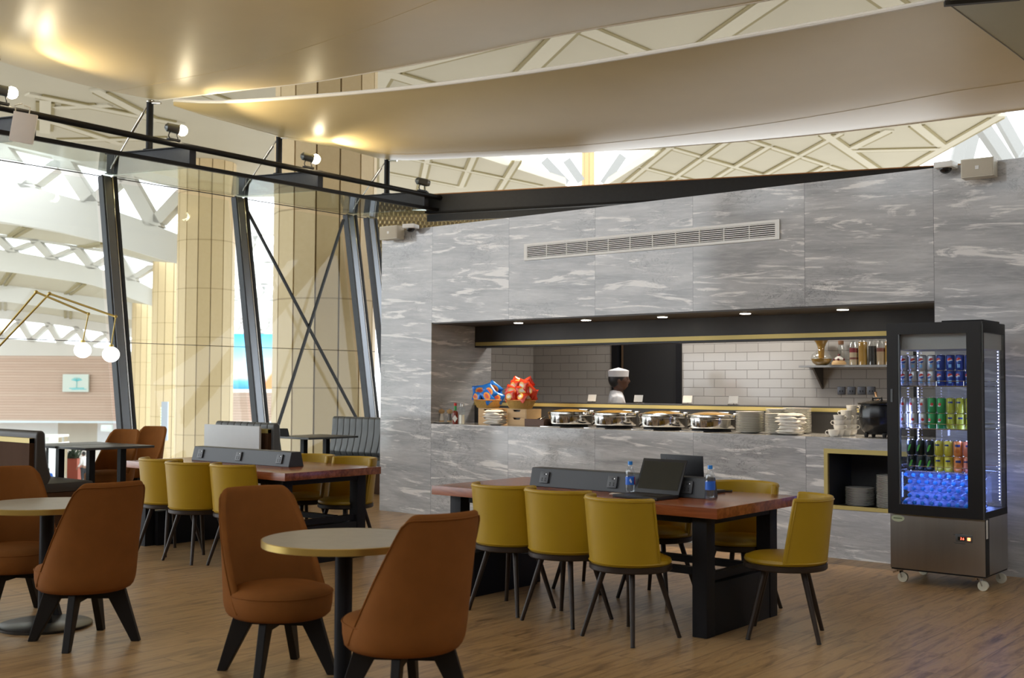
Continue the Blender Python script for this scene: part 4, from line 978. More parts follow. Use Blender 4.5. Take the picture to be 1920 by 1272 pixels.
# small water bottles lying caps to the front in the bottom of the fridge
BTG = mat('bottle_blue_plastic', (.50, .62, .95, 1), .25, 0, .5, trans=.55)
def lying():
    e = empty('lying_bottle', (0, 0, 0), 0, '', 'water bottle')
    M = M4.Rotation(RD(90), 4, 'X')
    m = MB(); m.lathe([(0, -.19), (.028, -.19), (.0295, -.18), (.0295, -.06), (.022, -.03), (.0125, -.012), (.0125, 0)], 18, M=M); m.build('bottle', BTG, e)
    m = MB(); m.lathe([(.0125, -.008), (.0148, -.008), (.0148, .010), (.012, .012), (0, .012)], 18, M=M); m.build('cap', CAPB, e)
    return e
lb0 = lying(); first = True; RN = ['bottom', 'second', 'third', 'fourth', 'fifth']
for r_ in range(5):
    n = 9 if r_ % 2 == 0 else 8
    for k in range(n):
        o = lb0 if first else copy_tree(lb0); first = False
        o.location = (FX-.262+k*.0655+(0 if n == 9 else .033), FY-d+.075+rg.uniform(0, .03), Z0+.081+r_*.0525)
        o['label'] = 'small water bottle lying in the fridge bottom, %s row up, %s from the left' % (RN[r_], ['first', 'second', 'third', 'fourth', 'fifth', 'sixth', 'seventh', 'eighth', 'ninth'][k]); o['group'] = 'water bottles lying in the fridge'
# ================================================================== LEANING GLASS FACADE, CANOPY AND SAILS
XT, XB, ZT = -15.2, -14.42, 4.53
def FP(y, z, off=0): return V((XB+(XT-XB)*z/ZT+off, y, z+off*.17))
XC = -13.7; SK = .45                                  # canopy edge and its skew
PY = [6.65, 9.03, 11.40, 13.82, 14.32]
PN = ['at the left edge of the frame', 'left one behind the rust leather chairs', 'middle one behind the grey booth, left of the cross bracing', 'right of the cross bracing', 'nearest the end of the marble wall']
for y, w in zip(PY, PN):
    e = empty('steel_post', (XB, y, 0), 0, 'leaning dark steel facade post, %s' % w, 'post', 'leaning facade posts')
    b = V((XB, y, 0)); t = FP(y, ZT)-b
    m = MB(); m.bar(V((0, -.03, 0)), t+V((0, -.03, 0)), .15, .15, (0, 1, 0)); m.build('column_body', mat('post_grey', (.20, .215, .235, 1), .25, .6), e, smooth=0).modifiers.new('b', 'BEVEL').width = .02
    m = MB(); m.bar(V((.02, -.115, 0)), t+V((.02, -.115, 0)), .12, .02, (0, 1, 0)); m.build('side_flange', DKM, e, smooth=0)
    m = MB(); m.tube([V((.05, .062, 0)), t+V((.05, .062, 0))], .014, 10); m.build('bright_rib', CHR, e)
    m = MB(); m.bar(V((-.02, .10, 0)), t+V((-.02, .10, 0)), .19, .045, (0, 1, 0)); m.build('glazing_gasket', RUB, e, smooth=0)
    m = MB(); m.box((.0, 0, .006), (.24, .22, .012)); m.build('foot_plate', DKM, e)
# glass panes of the facade, two per bay, and the canopy panes: part of the room
wi = 1
for y0, y1 in ((4.3, 6.52), (6.78, 8.90), (9.16, 11.27), (11.53, 13.69)):
    for z0, z1 in ((.03, 2.095), (2.11, 4.5)):
        m = MB(); m.prism([FP(y0, z0, -.10), FP(y1, z0, -.10), FP(y1, z1, -.10), FP(y0, z1, -.10)], (-.012, 0, 0)); struct(m.build('window_%d' % wi, GLS, smooth=0)); wi += 1
for y0, y1 in ((4.27, 6.65), (6.65, 9.03), (9.03, 11.40), (11.40, 13.82), (13.82, 14.32)):
    m = MB(); m.prism([(XT+.02, y0+.01, 4.545), (XT+.02, y1-.01, 4.545), (XC-.03, y1+SK-.01, 4.552), (XC-.03, y0+SK+.01, 4.552)], (0, 0, .012)); struct(m.build('window_%d' % wi, GLC, smooth=0)); wi += 1
# transoms
m = MB(); m.bar(FP(4.3, 2.10, -.10), FP(14.3, 2.10, -.10), .012, .009); m.bar(FP(4.3, ZT), FP(14.4, ZT), .02, .012); m.bar(FP(4.3, .02, -.1), FP(14.3, .02, -.1), .05, .04); struct(m.build('trim_5', DKM, smooth=0))
# cross brace
e = empty('cross_brace', FP(12.6, 2.4), 0, 'crossed grey tension rods between two leaning posts', 'bracing')
o = FP(12.6, 2.4)
for a, b in ((FP(11.48, 4.42, .02), FP(13.72, .42, .02)), (FP(13.62, 4.42, .05), FP(11.5, .42, .05))):
    m = MB(); m.bar(a-o, b-o, .03, .05, (1, 0, 0)); m.build('rod', DKM, e)
# canopy edge channel, cantilever brackets, pipe rail
m = MB(); m.bar((XC, 4.6, 4.575), (XC, 14.75, 4.575), .05, .055); tag(m.build('edge_channel', BLK, smooth=0), 'thin black channel along the front edge of the glass canopy', 'channel')
for y, w in zip(PY[:4], ['cut off by the left edge', 'under the left mast', 'under the middle mast', 'nearest the marble wall']):
    e = empty('steel_bracket', (XT, y, 4.56), 0, 'dark steel beam cantilevered over the glass canopy, %s' % w, 'beam', 'canopy brackets')
    d = V((XC-.02-XT, SK, 0))
    m = MB(); m.bar(V((0, 0, .16)), d+V((0, 0, .16)), .016, .29); m.build('web', DKM, e, smooth=0)
    m = MB(); m.bar(V((0, 0, .307)), d+V((0, 0, .307)), .10, .012); m.build('flange', DKM, e, smooth=0)
    m = MB(); m.bar(V((0, 0, .014)), d+V((0, 0, .014)), .10, .012); m.build('flange', DKM, e, smooth=0)
    m = MB(); m.bar(d*1.0+V((-.008, 0, .16)), d*1.0+V((.004, 0, .16)), .11, .31); m.build('end_plate', DKM, e, smooth=0)
m = MB(); m.tube([(XC+.045, 4.6, 4.90), (XC+.045, 9.0, 4.835), (XC+.045, 14.72, 4.79)], .043, 14); tag(m.build('pipe_rail', BLK), 'long black pipe carrying the spotlights above the canopy', 'pipe')
# long black beam above the marble wall
a, b = V((-13.92, 14.51, 4.70)), V((-3.0, 18.45, 4.70))
m = MB(); m.bar(a, b, .10, .30); bm_ = m.build('steel_beam', DKM, smooth=0); tag(bm_, 'long black steel beam running behind the top of the marble wall', 'beam')
m = MB(); m.bar(a+V((0, 0, .158)), b+V((0, 0, .158)), .13, .016); m.build('orange_lit_edge', mat('orange_lit_edge', (.55, .26, .09, 1), .5), bm_, smooth=0)  # orange light along the beam's top edge, put in as a coloured strip
m = MB(); m.bar(a+V((0, 0, -.165)), b+V((0, 0, -.165)), .22, .03); m.build('bottom_flange', BLK, bm_, smooth=0)
m = MB(); m.bar(a+V((0, .0, -.255)), b+V((0, 0, -.255)), .05, .12); m.build('soffit_strip', DKM, bm_, smooth=0)
# masts with turnbuckle stays
MT = [(6.90, 5.70), (9.28, 5.60), (11.65, 5.50), (14.07, 5.51)]
for (y, zt), w in zip(MT, ['at the left frame edge', 'left of three under the sail corner', 'middle of three', 'right of three, nearest the marble wall']):
    e = empty('sail_mast', (-14.5, y, 4.873), 0, 'short black mast holding the sails, %s' % w, 'mast', 'sail masts')
    m = MB(); m.cyl((0, 0, 0), (0, 0, zt-4.873), .05, seg=18); m.lathe([(0, 0), (.09, 0), (.09, .015), (0, .015)], 16); m.build('pole', BLK, e)
    q = V((-.58, -.26, -.24)); p = V((-.03, -.02, zt-4.93))
    m = MB(); m.tube([p, q], .012, 8); m.tube([p.lerp(q, .12), p.lerp(q, .42)], .026, 10); m.tube([p.lerp(q, .72), p.lerp(q, .97)], .022, 10); m.build('turnbuckle_stay', CHR, e)
    m = MB(); m.tube([(.02, 0, zt-4.90), (.2, .05, zt-4.92)], .02, 8); m.ball((.02, 0, zt-4.88), .06, 12, 8, (1, 1, .5)); m.build('shackle', CHR, e)
# spotlights clamped to the pipe
SPT = [(5.0, 6.72, 'leftmost, above the hanging white panel', True), (0, 9.17, 'lit one left of centre', True), (0, 11.6, 'lit one between the two right masts', True), (0, 14.15, 'unlit one nearest the marble wall', False)]
for (_, y, w, on) in SPT:
    zp = 4.90-.065*min(1, (y-4.6)/4.4) if y < 9 else 4.835-.045*(y-9)/5.72
    e = empty('spotlight', (XC+.045, y, zp+.045), 0, 'small grey spotlight clamped on the black pipe, %s' % w, 'spotlight', 'spotlights on the pipe')
    m = MB(); m.tube([(0, -.1, 0), (0, -.13, .06), (.0, -.1, .14), (0, -.07, .17)], .009, 8); m.tube([(0, .0, 0), (0, .02, .04), (0, -.0, .12)], .009, 8); m.box((0, -.05, .01), (.07, .18, .03)); m.build('yoke', BLK, e)
    d = V((.35, .85, -.12)).normalized(); c = V((0, -.03, .17))
    m = MB(); m.cyl(c-d*.11, c+d*.06, .062, .066, 20); m.cyl(c-d*.14, c-d*.11, .03, .06, 16); m.build('housing', GRM, e)
    if on:
        m = MB(); m.ball(c+d*.10, .075, 18, 12); m.build('lamp', BUL, e)
    else:
        m = MB(); m.cyl(c+d*.06, c+d*.12, .066, .05, 20); m.build('lens', mat('dull_lens', (.25, .26, .25, 1), .2, .3), e)
# white panel hanging from the pipe
pc = atd(44, 240, 13.6)
e = empty('hanging_panel', pc, RD(52), 'flat white rectangular device hung from the left end of the black pipe', 'panel')
R = M4.Rotation(RD(8), 4, 'Y')
m = MB(); m.box((0, 0, 0), (.27, .06, .36), bev=.012, M=R); m.build('body', mat('warm_white_plastic', (.84, .77, .70, 1), .5), e)
m = MB(); m.tube([(-.09, 0, .18), (-.1, 0, .27), (-.02, 0, .29)], .008, 6); m.tube([(.06, 0, .17), (.07, 0, .25), (-.0, 0, .27)], .008, 6); m.build('hanger', CRM, e)

# ------------------------------------------------------------------ sails
def spline(pts, n):
    """sample a Catmull-Rom curve through points, by chord length"""
    P = [V(p) for p in pts]; L = [0]
    for a, b in zip(P, P[1:]): L.append(L[-1]+(b-a).length)
    out = []
    for k in range(n+1):
        s = L[-1]*k/n; i = max(j for j in range(len(P)-1) if L[j] <= s+1e-9); t = (s-L[i])/(L[i+1]-L[i])
        p0, p1, p2, p3 = P[max(i-1, 0)], P[i], P[i+1], P[min(i+2, len(P)-1)]
        out.append(.5*((2*p1)+(p2-p0)*t+(2*p0-5*p1+4*p2-p3)*t*t+(3*p1-p0-3*p2+p3)*t**3))
    return out
def sail(name, B, T, sag, label, hemB=True, hemT=True, seams=(.42,)):
    n, k = 48, 16; b = spline(B, n); t = spline(T, n)
    def f(off):
        def g(u, v):
            i = round(u*n); p = b[i].lerp(t[i], v)
            p.z -= sag*sin(pi*v)**.8*(.25+.75*sin(pi*min(1, u*1.2))) - off
            return p
        return g
    m = MB(); m.grid(f(0), n, k, f(.006)); o = m.build(name, SAI, smooth=40); tag(o, label, 'shade sail', 'cream shade sails')
    m = MB()
    if hemB: m.tube(b, .014, 8)
    if hemT: m.tube(t, .028, 8)
    if hemB or hemT: m.build('hem', SAT, o)
    for s in seams:
        m = MB(); m.grid(lambda u, v: f(-.003)(u, s+(v-.5)*.006), n, 1, lambda u, v: f(-.0005)(u, s+(v-.5)*.006)); m.build('seam', SAI, o)
    return o
Z2 = 5.52
M1, M2_, M3_ = V((-14.45, 9.35, 5.60)), V((-14.45, 11.70, 5.49)), V((-14.42, 14.10, 5.50))
B2 = [M1+V((.25, .12, -.01)), (M1+M2_)/2+V((.10, 0, -.0)), M2_, (M2_+M3_)/2+V((.08, 0, 0)), M3_] + [onz(x, y, Z2) for x, y in ((880, 294), (1130, 283), (1500, 255), (1920, 205), (2250, 160))]
T2 = [M1+V((.28, .10, .0))] + [onz(x, y, z) for x, y, z in ((440, 190, 5.58), (730, 168, 5.55), (1000, 134, Z2), (1300, 85, Z2), (1760, 0, Z2), (2050, -70, Z2))]
sail('shade_sail', B2, T2, .30, 'cream shade sail stretching from the three masts across to the right', seams=(.34,))
B1 = [M1+V((.15, -.05, -.01))] + [onz(x, y, 5.56) for x, y in ((440, 170), (610, 150), (850, 106), (1100, 56), (1450, -2), (1750, -70))]
T1 = [V((-14.45, 6.85, 5.69)), V((-12.6, 5.9, 5.72)), V((-9.5, 4.6, 5.8)), V((-6.5, 3.4, 5.9)), V((-4.2, 2.6, 6.0))]
sail('shade_sail', B1, T1, .22, 'cream shade sail overhead filling the top left of the view', hemT=False, seams=(.30,))
B3 = [onz(x, y, 5.35) for x, y in ((1782, 10), (1850, 60), (1925, 116), (2080, 240))]
T3 = [V((-2.6, 7.2, 5.35)), V((-1.9, 7.6, 5.35)), V((-1.0, 8.1, 5.35)), V((.6, 9.2, 5.35))]
s3 = sail('shade_sail', B3, T3, .0, 'greenish cream sail corner at the top right edge', hemT=False, hemB=False, seams=())
s3.data.materials.clear(); s3.data.materials.append(mat('olive_cream_sail', (.36, .345, .225, 1), .45, var=.06, vscale=2))
m = MB(); m.tube(spline(B3, 24), .007, 6); m.build('edge_cord', mat('dark_cord', (.10, .09, .06, 1), .6), s3)
p = onz(1795, 3, 5.33); m = MB(); m.bar(p+V((-.12, -.02, 0)), p+V((.5, .35, .03)), .06, .05); tag(m.build('sail_batten', RUB), 'short black batten at the top right sail corner', 'batten')
# gold lattice screen beyond the last post
m = MB(); c0 = atd(708, 505, 21.6); du = (atd(1010, 505, 23.6)-c0).normalized()
for i in range(54):
    for j in range(16):
        p = c0 + du*(i*.095+(j % 2)*.0475) + V((0, 0, j*.075-.1))
        for k in range(3):
            a = RD(90+120*k); q = p + du*(.055*cos(a)) + V((0, 0, .05*sin(a))); m.bar(p, q, .03, .014)
ls_ = m.build('lattice_screen', mat('gold_lattice', (.34, .25, .10, 1), .4, .5), smooth=0)
m = MB(); nb = V((-du.y, du.x, 0)); pa = c0+nb*.35+V((0, 0, -.15)); m.prism([pa, pa+du*5.3, pa+du*5.3+V((0, 0, 1.35)), pa+V((0, 0, 1.35))], nb*.05); m.build('backing', mat('ochre_backing', (.30, .24, .13, 1), .7), ls_, smooth=0)
tag(ls_, 'gold honeycomb lattice screen behind the left end of the marble wall', 'screen')
# ================================================================== TERMINAL HALL BEYOND THE GLASS
HZ = -4.0
m = MB(); m.box((-70, 70, HZ-.1), (220, 240, .2)); struct(m.build('floor_hall', mat('pale_hall_floor', (.52, .48, .42, 1), .25, var=.05, vscale=.3), smooth=0))
CZ10 = 10.3
RH = V((cos(YAW), -sin(YAW), 0)); FH = V((sin(YAW), cos(YAW), 0))
# near ceiling: one great plane of plaster panels
def poly(name, pts, th, mt):
    m = MB(); m.prism(pts, (0, 0, th)); return struct(m.build(name, mt, smooth=0))
near = [onz(-700, 215, CZ10), onz(-240, 256, CZ10), onz(0, 268, CZ10), onz(200, 314, CZ10), onz(345, 348, CZ10), onz(350, 300, CZ10), onz(886, 290, CZ10), onz(1243, 281, CZ10), onz(1560, 262, CZ10), onz(1792, 259, CZ10), onz(1877, 212, CZ10), onz(2100, 90, CZ10), V((14, -8, CZ10)), V((-26, -8, CZ10)), V((-60, 10, CZ10))]
poly('ceiling', near, .3, CEI)
poly('ceiling_left_bay', [onz(350, 300, CZ10), onz(886, 290, CZ10), onz(1060, 346, CZ10), onz(1062, 360, CZ10), onz(350, 372, CZ10)], .3, CEI)
poly('ceiling_right_bay', [onz(1243, 281, CZ10), onz(1560, 262, CZ10), onz(1792, 259, CZ10), onz(1690, 318, CZ10), onz(1668, 345, CZ10), onz(1130, 360, CZ10), onz(1140, 346, CZ10)], .3, CEI)
RC = [0]
def rib(m, g, a, b, w):
    RC[0] += 1; zo = V((0, 0, .0016*(RC[0] % 19)))
    a, b = V(a), V(b); d = (b-a).normalized(); s = V((-d.y, d.x, 0)); d_ = d; sh = d*w*.75
    e_ = d_*.12; m.bar(a-e_+V((0, 0, -.012))+zo, b+e_+V((0, 0, -.012))+zo, w, .10)
    for q in (-1, 1): g.bar(a+sh+s*q*(w/2+.05)+V((0, 0, -.012))+zo, b-sh+s*q*(w/2+.05)+V((0, 0, -.012))+zo, .11, .08)
m = MB(); g = MB()
N0, N1, N2 = onz(925, 195, CZ10), onz(1075, 45, CZ10), onz(1265, 125, CZ10)
va, vb = N1-N0, N2-N1
def inside(p):
    q = p-EYEP; dep = q.dot(FW)
    if dep < 9: return False
    x = 960+FPX*q.dot(RT)/dep; y = 636-FPX*q.dot(UP)/dep
    if x < 590 or x > 2300: return False
    lim = 272 if x < 1600 else 258-(x-1600)*.0
    if x > 1780: lim = 260-(x-1790)*.52
    return y < lim
for i in range(-14, 15):
    for j in range(-14, 15):
        p = N0+va*i+vb*j
        for dv in (va, vb, va+vb):
            q = p+dv
            if inside(p) and inside(q): rib(m, g, p, q, .5)
for (a, b) in (((58, 176), (336, 231)), ((181, 168), (290, 224)), ((85, 187), (84, 246)), ((30, 205), (225, 268)), ((110, 200), (200, 196)), ((100, 262), (330, 258)), ((380, 172), (430, 190)), ((1545, 250), (1650, 322)), ((1595, 282), (1765, 278)), ((1600, 276), (1665, 244)), ((1715, 232), (1765, 272)), ((1700, 316), (1874, 217))):
    rib(m, g, onz(*a, CZ10), onz(*b, CZ10), .34)
struct(m.build('ceiling_ribs', CER, smooth=0)); struct(g.build('ceiling_grooves', CEG, smooth=0))
# fine diamond coffers in the far bays
m = MB(); g = MB(); D0 = onz(1319, 295, CZ10); da = D0-onz(1269, 330, CZ10); db = onz(1378, 312, CZ10)-D0
def inbay(p):
    q = p-EYEP; dep = q.dot(FW); x = 960+FPX*q.dot(RT)/dep; y = 636-FPX*q.dot(UP)/dep
    if y > 352 or y < 262: return False
    if x < 1060: return 700 < x and x < 886+(y-290)*3.1
    return x > 1243-(y-281)*1.6 and x < 1530+(y-262)*.9
for i in range(-16, 17):
    for j in range(-16, 17):
        p = D0+da*i+db*j
        for dv in (da, db):
            if inbay(p+dv*.5): rib(m, g, p, p+dv, .2)
struct(m.build('ceiling_diamond_ribs', CER, smooth=0)); struct(g.build('ceiling_diamond_grooves', CEG, smooth=0))
# ---- arched precast girders with triangular clerestories, stepping away into the hall
def ribbon(m, top, bot, D, th):
    for (t0, t1, b0, b1) in zip(top, top[1:], bot, bot[1:]):
        m.prism([atd(*b0, D), atd(*b1, D), atd(*t1, D), atd(*t0, D)], FH*th)
def lerp_poly(P, x):
    for a, b in zip(P, P[1:]):
        if a[0] <= x <= b[0]: return a[1]+(b[1]-a[1])*(x-a[0])/(b[0]-a[0])
    return P[-1][1] if x > P[-1][0] else P[0][1]
def arch(D, xs, chord, top, bot, n, wpx, label, thick=.9, ch=14):
    m = MB(); X = [xs[0]+(xs[1]-xs[0])*k/14 for k in range(15)]
    ribbon(m, [(x, lerp_poly(top, x)) for x in X], [(x, lerp_poly(bot, x)) for x in X], D, thick)
    ribbon(m, [(x, lerp_poly(chord, x)-ch) for x in X], [(x, lerp_poly(chord, x)) for x in X], D, thick)
    for k in range(n):
        xa = xs[0]+(xs[1]-xs[0])*k/n; xb = xs[0]+(xs[1]-xs[0])*(k+1)/n; w = wpx
        for (p, q) in (((xa, lerp_poly(chord, xa)), ((xa+xb)/2, lerp_poly(top, (xa+xb)/2))), (((xa+xb)/2, lerp_poly(top, (xa+xb)/2)), (xb, lerp_poly(chord, xb)))):
            m.prism([atd(p[0]-w, p[1]-3, D), atd(p[0]+w, p[1]-3, D), atd(q[0]+w, q[1]+3, D), atd(q[0]-w, q[1]+3, D)], FH*thick*.8)
    return tag(struct(m.build('ceiling_arch', CON, smooth=0)), label, 'roof girder')
A1c = [(-240, 262), (0, 272), (200, 318), (345, 352)]; A1t = [(-240, 318), (0, 334), (97, 361), (185, 385), (261, 411), (345, 444)]; A1b = [(-240, 392), (0, 415), (100, 432), (200, 455), (285, 482), (345, 497)]
arch(45, (-240, 346), A1c, A1t, A1b, 5, 15, 'nearest arched white girder with triangular daylight openings, ending at the first column')
A2c = [(-240, 428), (0, 443), (88, 455), (145, 465), (223, 476), (285, 494)]; A2t = [(-240, 448), (0, 467), (126, 490), (233, 516), (285, 543)]; A2b = [(-240, 488), (0, 507), (135, 527), (189, 538), (285, 575)]
arch(70, (-240, 286), A2c, A2t, A2b, 7, 9, 'second arched white girder, behind the nearest one', ch=4)
m = MB(); X = [-240+490*k/12 for k in range(13)]
ribbon(m, [(x, 533+max(0, x)*.14) for x in X], [(x, 564+max(0, x)*.145) for x in X], 97, 1.2); tag(struct(m.build('ceiling_arch', CON, smooth=0)), 'third plain white arched girder in the distance', 'roof girder')
A4c = [(-240, 585), (0, 598), (110, 610), (250, 634)]; A4t = [(-240, 628), (0, 634), (110, 643), (250, 660)]; A4b = [(-240, 672), (250, 676)]
arch(112, (-240, 250), A4c, A4t, A4b, 9, 6, 'farthest white girder with triangular openings above the slatted wall', ch=18)
arch(88, (425, 530), [(425, 438), (530, 440)], [(425, 492), (530, 490)], [(425, 514), (530, 514)], 2, 8, 'white girder piece seen between the two big columns, upper', ch=50)
arch(100, (425, 530), [(425, 532), (530, 536)], [(425, 562), (530, 562)], [(425, 592), (530, 592)], 3, 7, 'white girder piece seen between the two big columns, lower', ch=18)
arch(112, (425, 530), [(425, 600), (530, 600)], [(425, 624), (530, 624)], [(425, 640), (530, 640)], 4, 5, 'white girder piece seen above the blue billboard', ch=6)
# coffered soffits between the girders
def soffit(pa, Da, pb, Db):
    m = MB(); 
    for (a0, a1, b0, b1) in zip(pa, pa[1:], pb, pb[1:]): m.prism([atd(*a0, Da), atd(*a1, Da), atd(*b1, Db), atd(*b0, Db)], (0, 0, .3))
    o = struct(m.build('ceiling_soffit', CEI, smooth=0))
    m = MB()
    for f in (.25, .5, .75):
        for s in (-1, 1):
            ia = lerp_at(pa, f+s*.01); ib = lerp_at(pb, f+s*.01); m.bar(atd(*ia, Da)-V((0, 0, .05)), atd(*ib, Db)-V((0, 0, .05)), .22, .12)
    m.build('rib_pair', CEG, o, smooth=0)
def lerp_at(P, f):
    x = P[0][0]+(P[-1][0]-P[0][0])*f; return (x, lerp_poly(P, x))
Xs = (-240, 0, 120, 200, 285)
soffit([(x, lerp_poly(A1b, x)-2) for x in (-240, 0, 120, 240, 345)], 45.9, [(x*1.0, lerp_poly(A2c, x)-4) for x in Xs], 70)
soffit([(x, lerp_poly(A2b, x)-2) for x in Xs], 70.9, [(x, 533+max(0, x)*.14) for x in (-240, 0, 90, 170, 250)], 97)
soffit([(x, 563+max(0, x)*.145) for x in (-240, 0, 90, 170, 250)], 98.2, [(x, lerp_poly(A4c, x)-18) for x in (-240, 0, 90, 170, 250)], 112)
# clerestory struts: centre valley and right corner
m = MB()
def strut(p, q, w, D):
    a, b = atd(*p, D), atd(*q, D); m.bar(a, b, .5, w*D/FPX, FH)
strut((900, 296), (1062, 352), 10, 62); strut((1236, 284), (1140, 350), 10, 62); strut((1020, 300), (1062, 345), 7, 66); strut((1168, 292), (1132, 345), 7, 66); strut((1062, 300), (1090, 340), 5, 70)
STR = mat('shaded_white_precast', (.27, .27, .255, 1), .7)  # the white precast painted darker, as if shaded against the sky
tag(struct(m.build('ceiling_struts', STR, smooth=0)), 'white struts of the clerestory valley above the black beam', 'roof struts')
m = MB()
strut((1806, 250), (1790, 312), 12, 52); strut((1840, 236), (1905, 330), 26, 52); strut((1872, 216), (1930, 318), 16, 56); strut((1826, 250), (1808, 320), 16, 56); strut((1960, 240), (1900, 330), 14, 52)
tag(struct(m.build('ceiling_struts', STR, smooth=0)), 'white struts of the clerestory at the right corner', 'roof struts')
# ---- stone clad columns
def column(pxc, D, r, ztop, label, n=14, mt=None):
    c = atd(pxc, 712, D); e = empty('stone_column', (c.x, c.y, HZ), 0, label, 'column', 'stone clad hall columns')
    m = MB()
    for k in range(n):
        a0, a1 = 2*pi*(k+.035)/n, 2*pi*(k+.965)/n
        m.prism([(r*cos(a0), r*sin(a0), 0), (r*cos(a1), r*sin(a1), 0), ((r-.12)*cos(a1), (r-.12)*sin(a1), 0), ((r-.12)*cos(a0), (r-.12)*sin(a0), 0)], (0, 0, ztop-HZ))
    m.build('stone_cladding', mt or COS, e, smooth=0)
    m = MB(); m.lathe([(0, 0), (r-.06, 0), (r-.06, ztop-HZ), (0, ztop-HZ)], 28); m.build('joint_backing', mat('joint_brown', (.30, .22, .11, 1), .8), e)
    return e, c
column(607, 25, 1.12, CZ10, 'broad beige stone column behind the cross bracing, nearest of the columns')
column(383, 45, 1.12, CZ10, 'beige stone column left of the middle leaning post')
e_, c_ = column(318, 70, 1.12, 10.2, 'beige stone column half hidden behind the nearer left column')
column(271, 97, 1.12, 9.6, 'beige stone column farthest back beside the left leaning post')
column(1102, 72, .42, 24, 'thin orange-beige pillar in the clerestory valley above the marble wall', 8, mat('orange_stone', (.50, .33, .15, 1), .7))
p = atd(309, 790, 66); m = MB(); m.box((0, 0, 0), (.36, .2, 2.25)); o = m.build('info_pylon', mat('grey_pylon', (.33, .37, .43, 1), .4), smooth=0, loc=p, rz=-YAW); tag(o, 'tall grey information pylon in front of the far column', 'pylon')
m = MB()
for k in range(9): m.box((-.2, -.0, .75-.16*k), (.05, .16, .1))
m.build('green_strip', emi('green_strip', (.35, .9, .25, 1), .9), o, smooth=0)
# ---- slatted wall across the hall with shop zone below
def hallbox(name, x0, x1, y0, y1, D, th, mt, label=None, cat=None, **k):
    a = atd(x0, y1, D); b = atd(x1, y1, D); t = atd(x0, y0, D)
    m = MB(); d = b-a; m.box((d.length/2, th/2, (t.z-a.z)/2), (d.length, th, t.z-a.z)); o = m.build(name, mt, smooth=0)
    o.location = a; o.rotation_euler.z = math.atan2(d.y, d.x)
    if label: tag(o, label, cat, **k)
    return o
SLT = slats('pale_wood_slats')
struct(hallbox('wall_slatted', -220, 560, 666, 789, 100, 2.0, SLT))
struct(hallbox('trim_6', -220, 560, 788, 792, 99.8, .4, mat('pale_blue_edge', (.62, .70, .75, 1), .4)))
struct(hallbox('wall_shops', -220, 108, 791, 833, 103, .5, mat('shop_white', (.82, .84, .84, 1), .4)))
struct(hallbox('wall_shop_stone', 108, 182, 791, 833, 103, .5, mat('shop_stone', (.58, .53, .44, 1), .6, var=.1, vscale=1)))
struct(hallbox('wall_shop_panel', 182, 560, 791, 833, 103, .5, mat('shop_panel', (.80, .83, .86, 1), .4)))
w_ = hallbox('wall_sign', 117, 165, 702, 735, 99.7, .25, mat('sign_pale_green', (.56, .62, .56, 1), .3), 'pale green glass sign with a turquoise palm mark on the slatted wall', 'sign')
m = MB()
TQ = mat('turquoise_print', (.14, .55, .58, 1), .4)
m.bar((1.25, -.02, .35), (1.25, -.02, .95), .02, .10)
for k in range(7):
    a = RD(20+140*k/6); m.bar((1.25, -.02, .95), (1.25+.5*cos(a), -.02, .95+.32*sin(a)), .02, .07)
m.bar((.6, -.02, .3), (1.9, -.02, .34), .02, .08); m.bar((.8, -.02, .2), (2.1, -.02, .24), .02, .06)
m.build('palm_mark', TQ, w_, smooth=0)
e = hallbox('exit_sign', 189, 209, 797, 809, 99, .3, emi('sign_green', (.02, .30, .22, 1), .35), 'small green hanging sign with white writing in the shop zone', 'sign')
m = MB(); m.box((.35, -.02, .30), (.4, .03, .10)); m.box((.55, -.02, .15), (.5, .03, .05)); m.build('white_marks', WHT, e, smooth=0)
# billboard
def billboard_mat():
    m, nt, b, N, L = nm('lit_beach_picture'); tc = N.new('ShaderNodeTexCoord'); s = N.new('ShaderNodeSeparateXYZ'); L.new(tc.outputs['Generated'], s.inputs[0])
    nz = noise(N, L, tc.outputs['Generated'], 3, 3); f = math_n(N, L, 'ADD', s.outputs['Z'], math_n(N, L, 'MULTIPLY', math_n(N, L, 'SUBTRACT', nz, .5), .16))
    c = ramp(N, L, f, [(.0, (.03, .22, .60, 1)), (.14, (.12, .42, .80, 1)), (.24, (.70, .62, .50, 1)), (.32, (.60, .80, .90, 1)), (.6, (.30, .72, .90, 1)), (1, (.05, .38, .85, 1))])
    d = math_n(N, L, 'ADD', s.outputs['X'], math_n(N, L, 'MULTIPLY', s.outputs['Z'], -.6)); k = math_n(N, L, 'MULTIPLY', ramp_f(N, L, d, .48, .56), ramp_f(N, L, f, .45, .38))
    c = mixc(N, L, k, c, (.65, .22, .07, 1))
    L.new(c, b.inputs['Base Color']); L.new(c, b.inputs['Emission Color']); b.inputs['Emission Strength'].default_value = .35; return m
o = hallbox('billboard', 420, 545, 626, 730, 96, .4, billboard_mat(), 'lit blue beach billboard seen between the two big columns', 'billboard')
o2 = hallbox('frame', 420, 545, 730, 736, 95.9, .5, WHT); o2.parent = o; o2.matrix_parent_inverse = M4.Identity(4); mi = (M4.Translation(o.location) @ M4.Rotation(o.rotation_euler.z, 4, 'Z')).inverted(); o2.matrix_local = mi @ (M4.Translation(o2.location) @ M4.Rotation(o2.rotation_euler.z, 4, 'Z'))
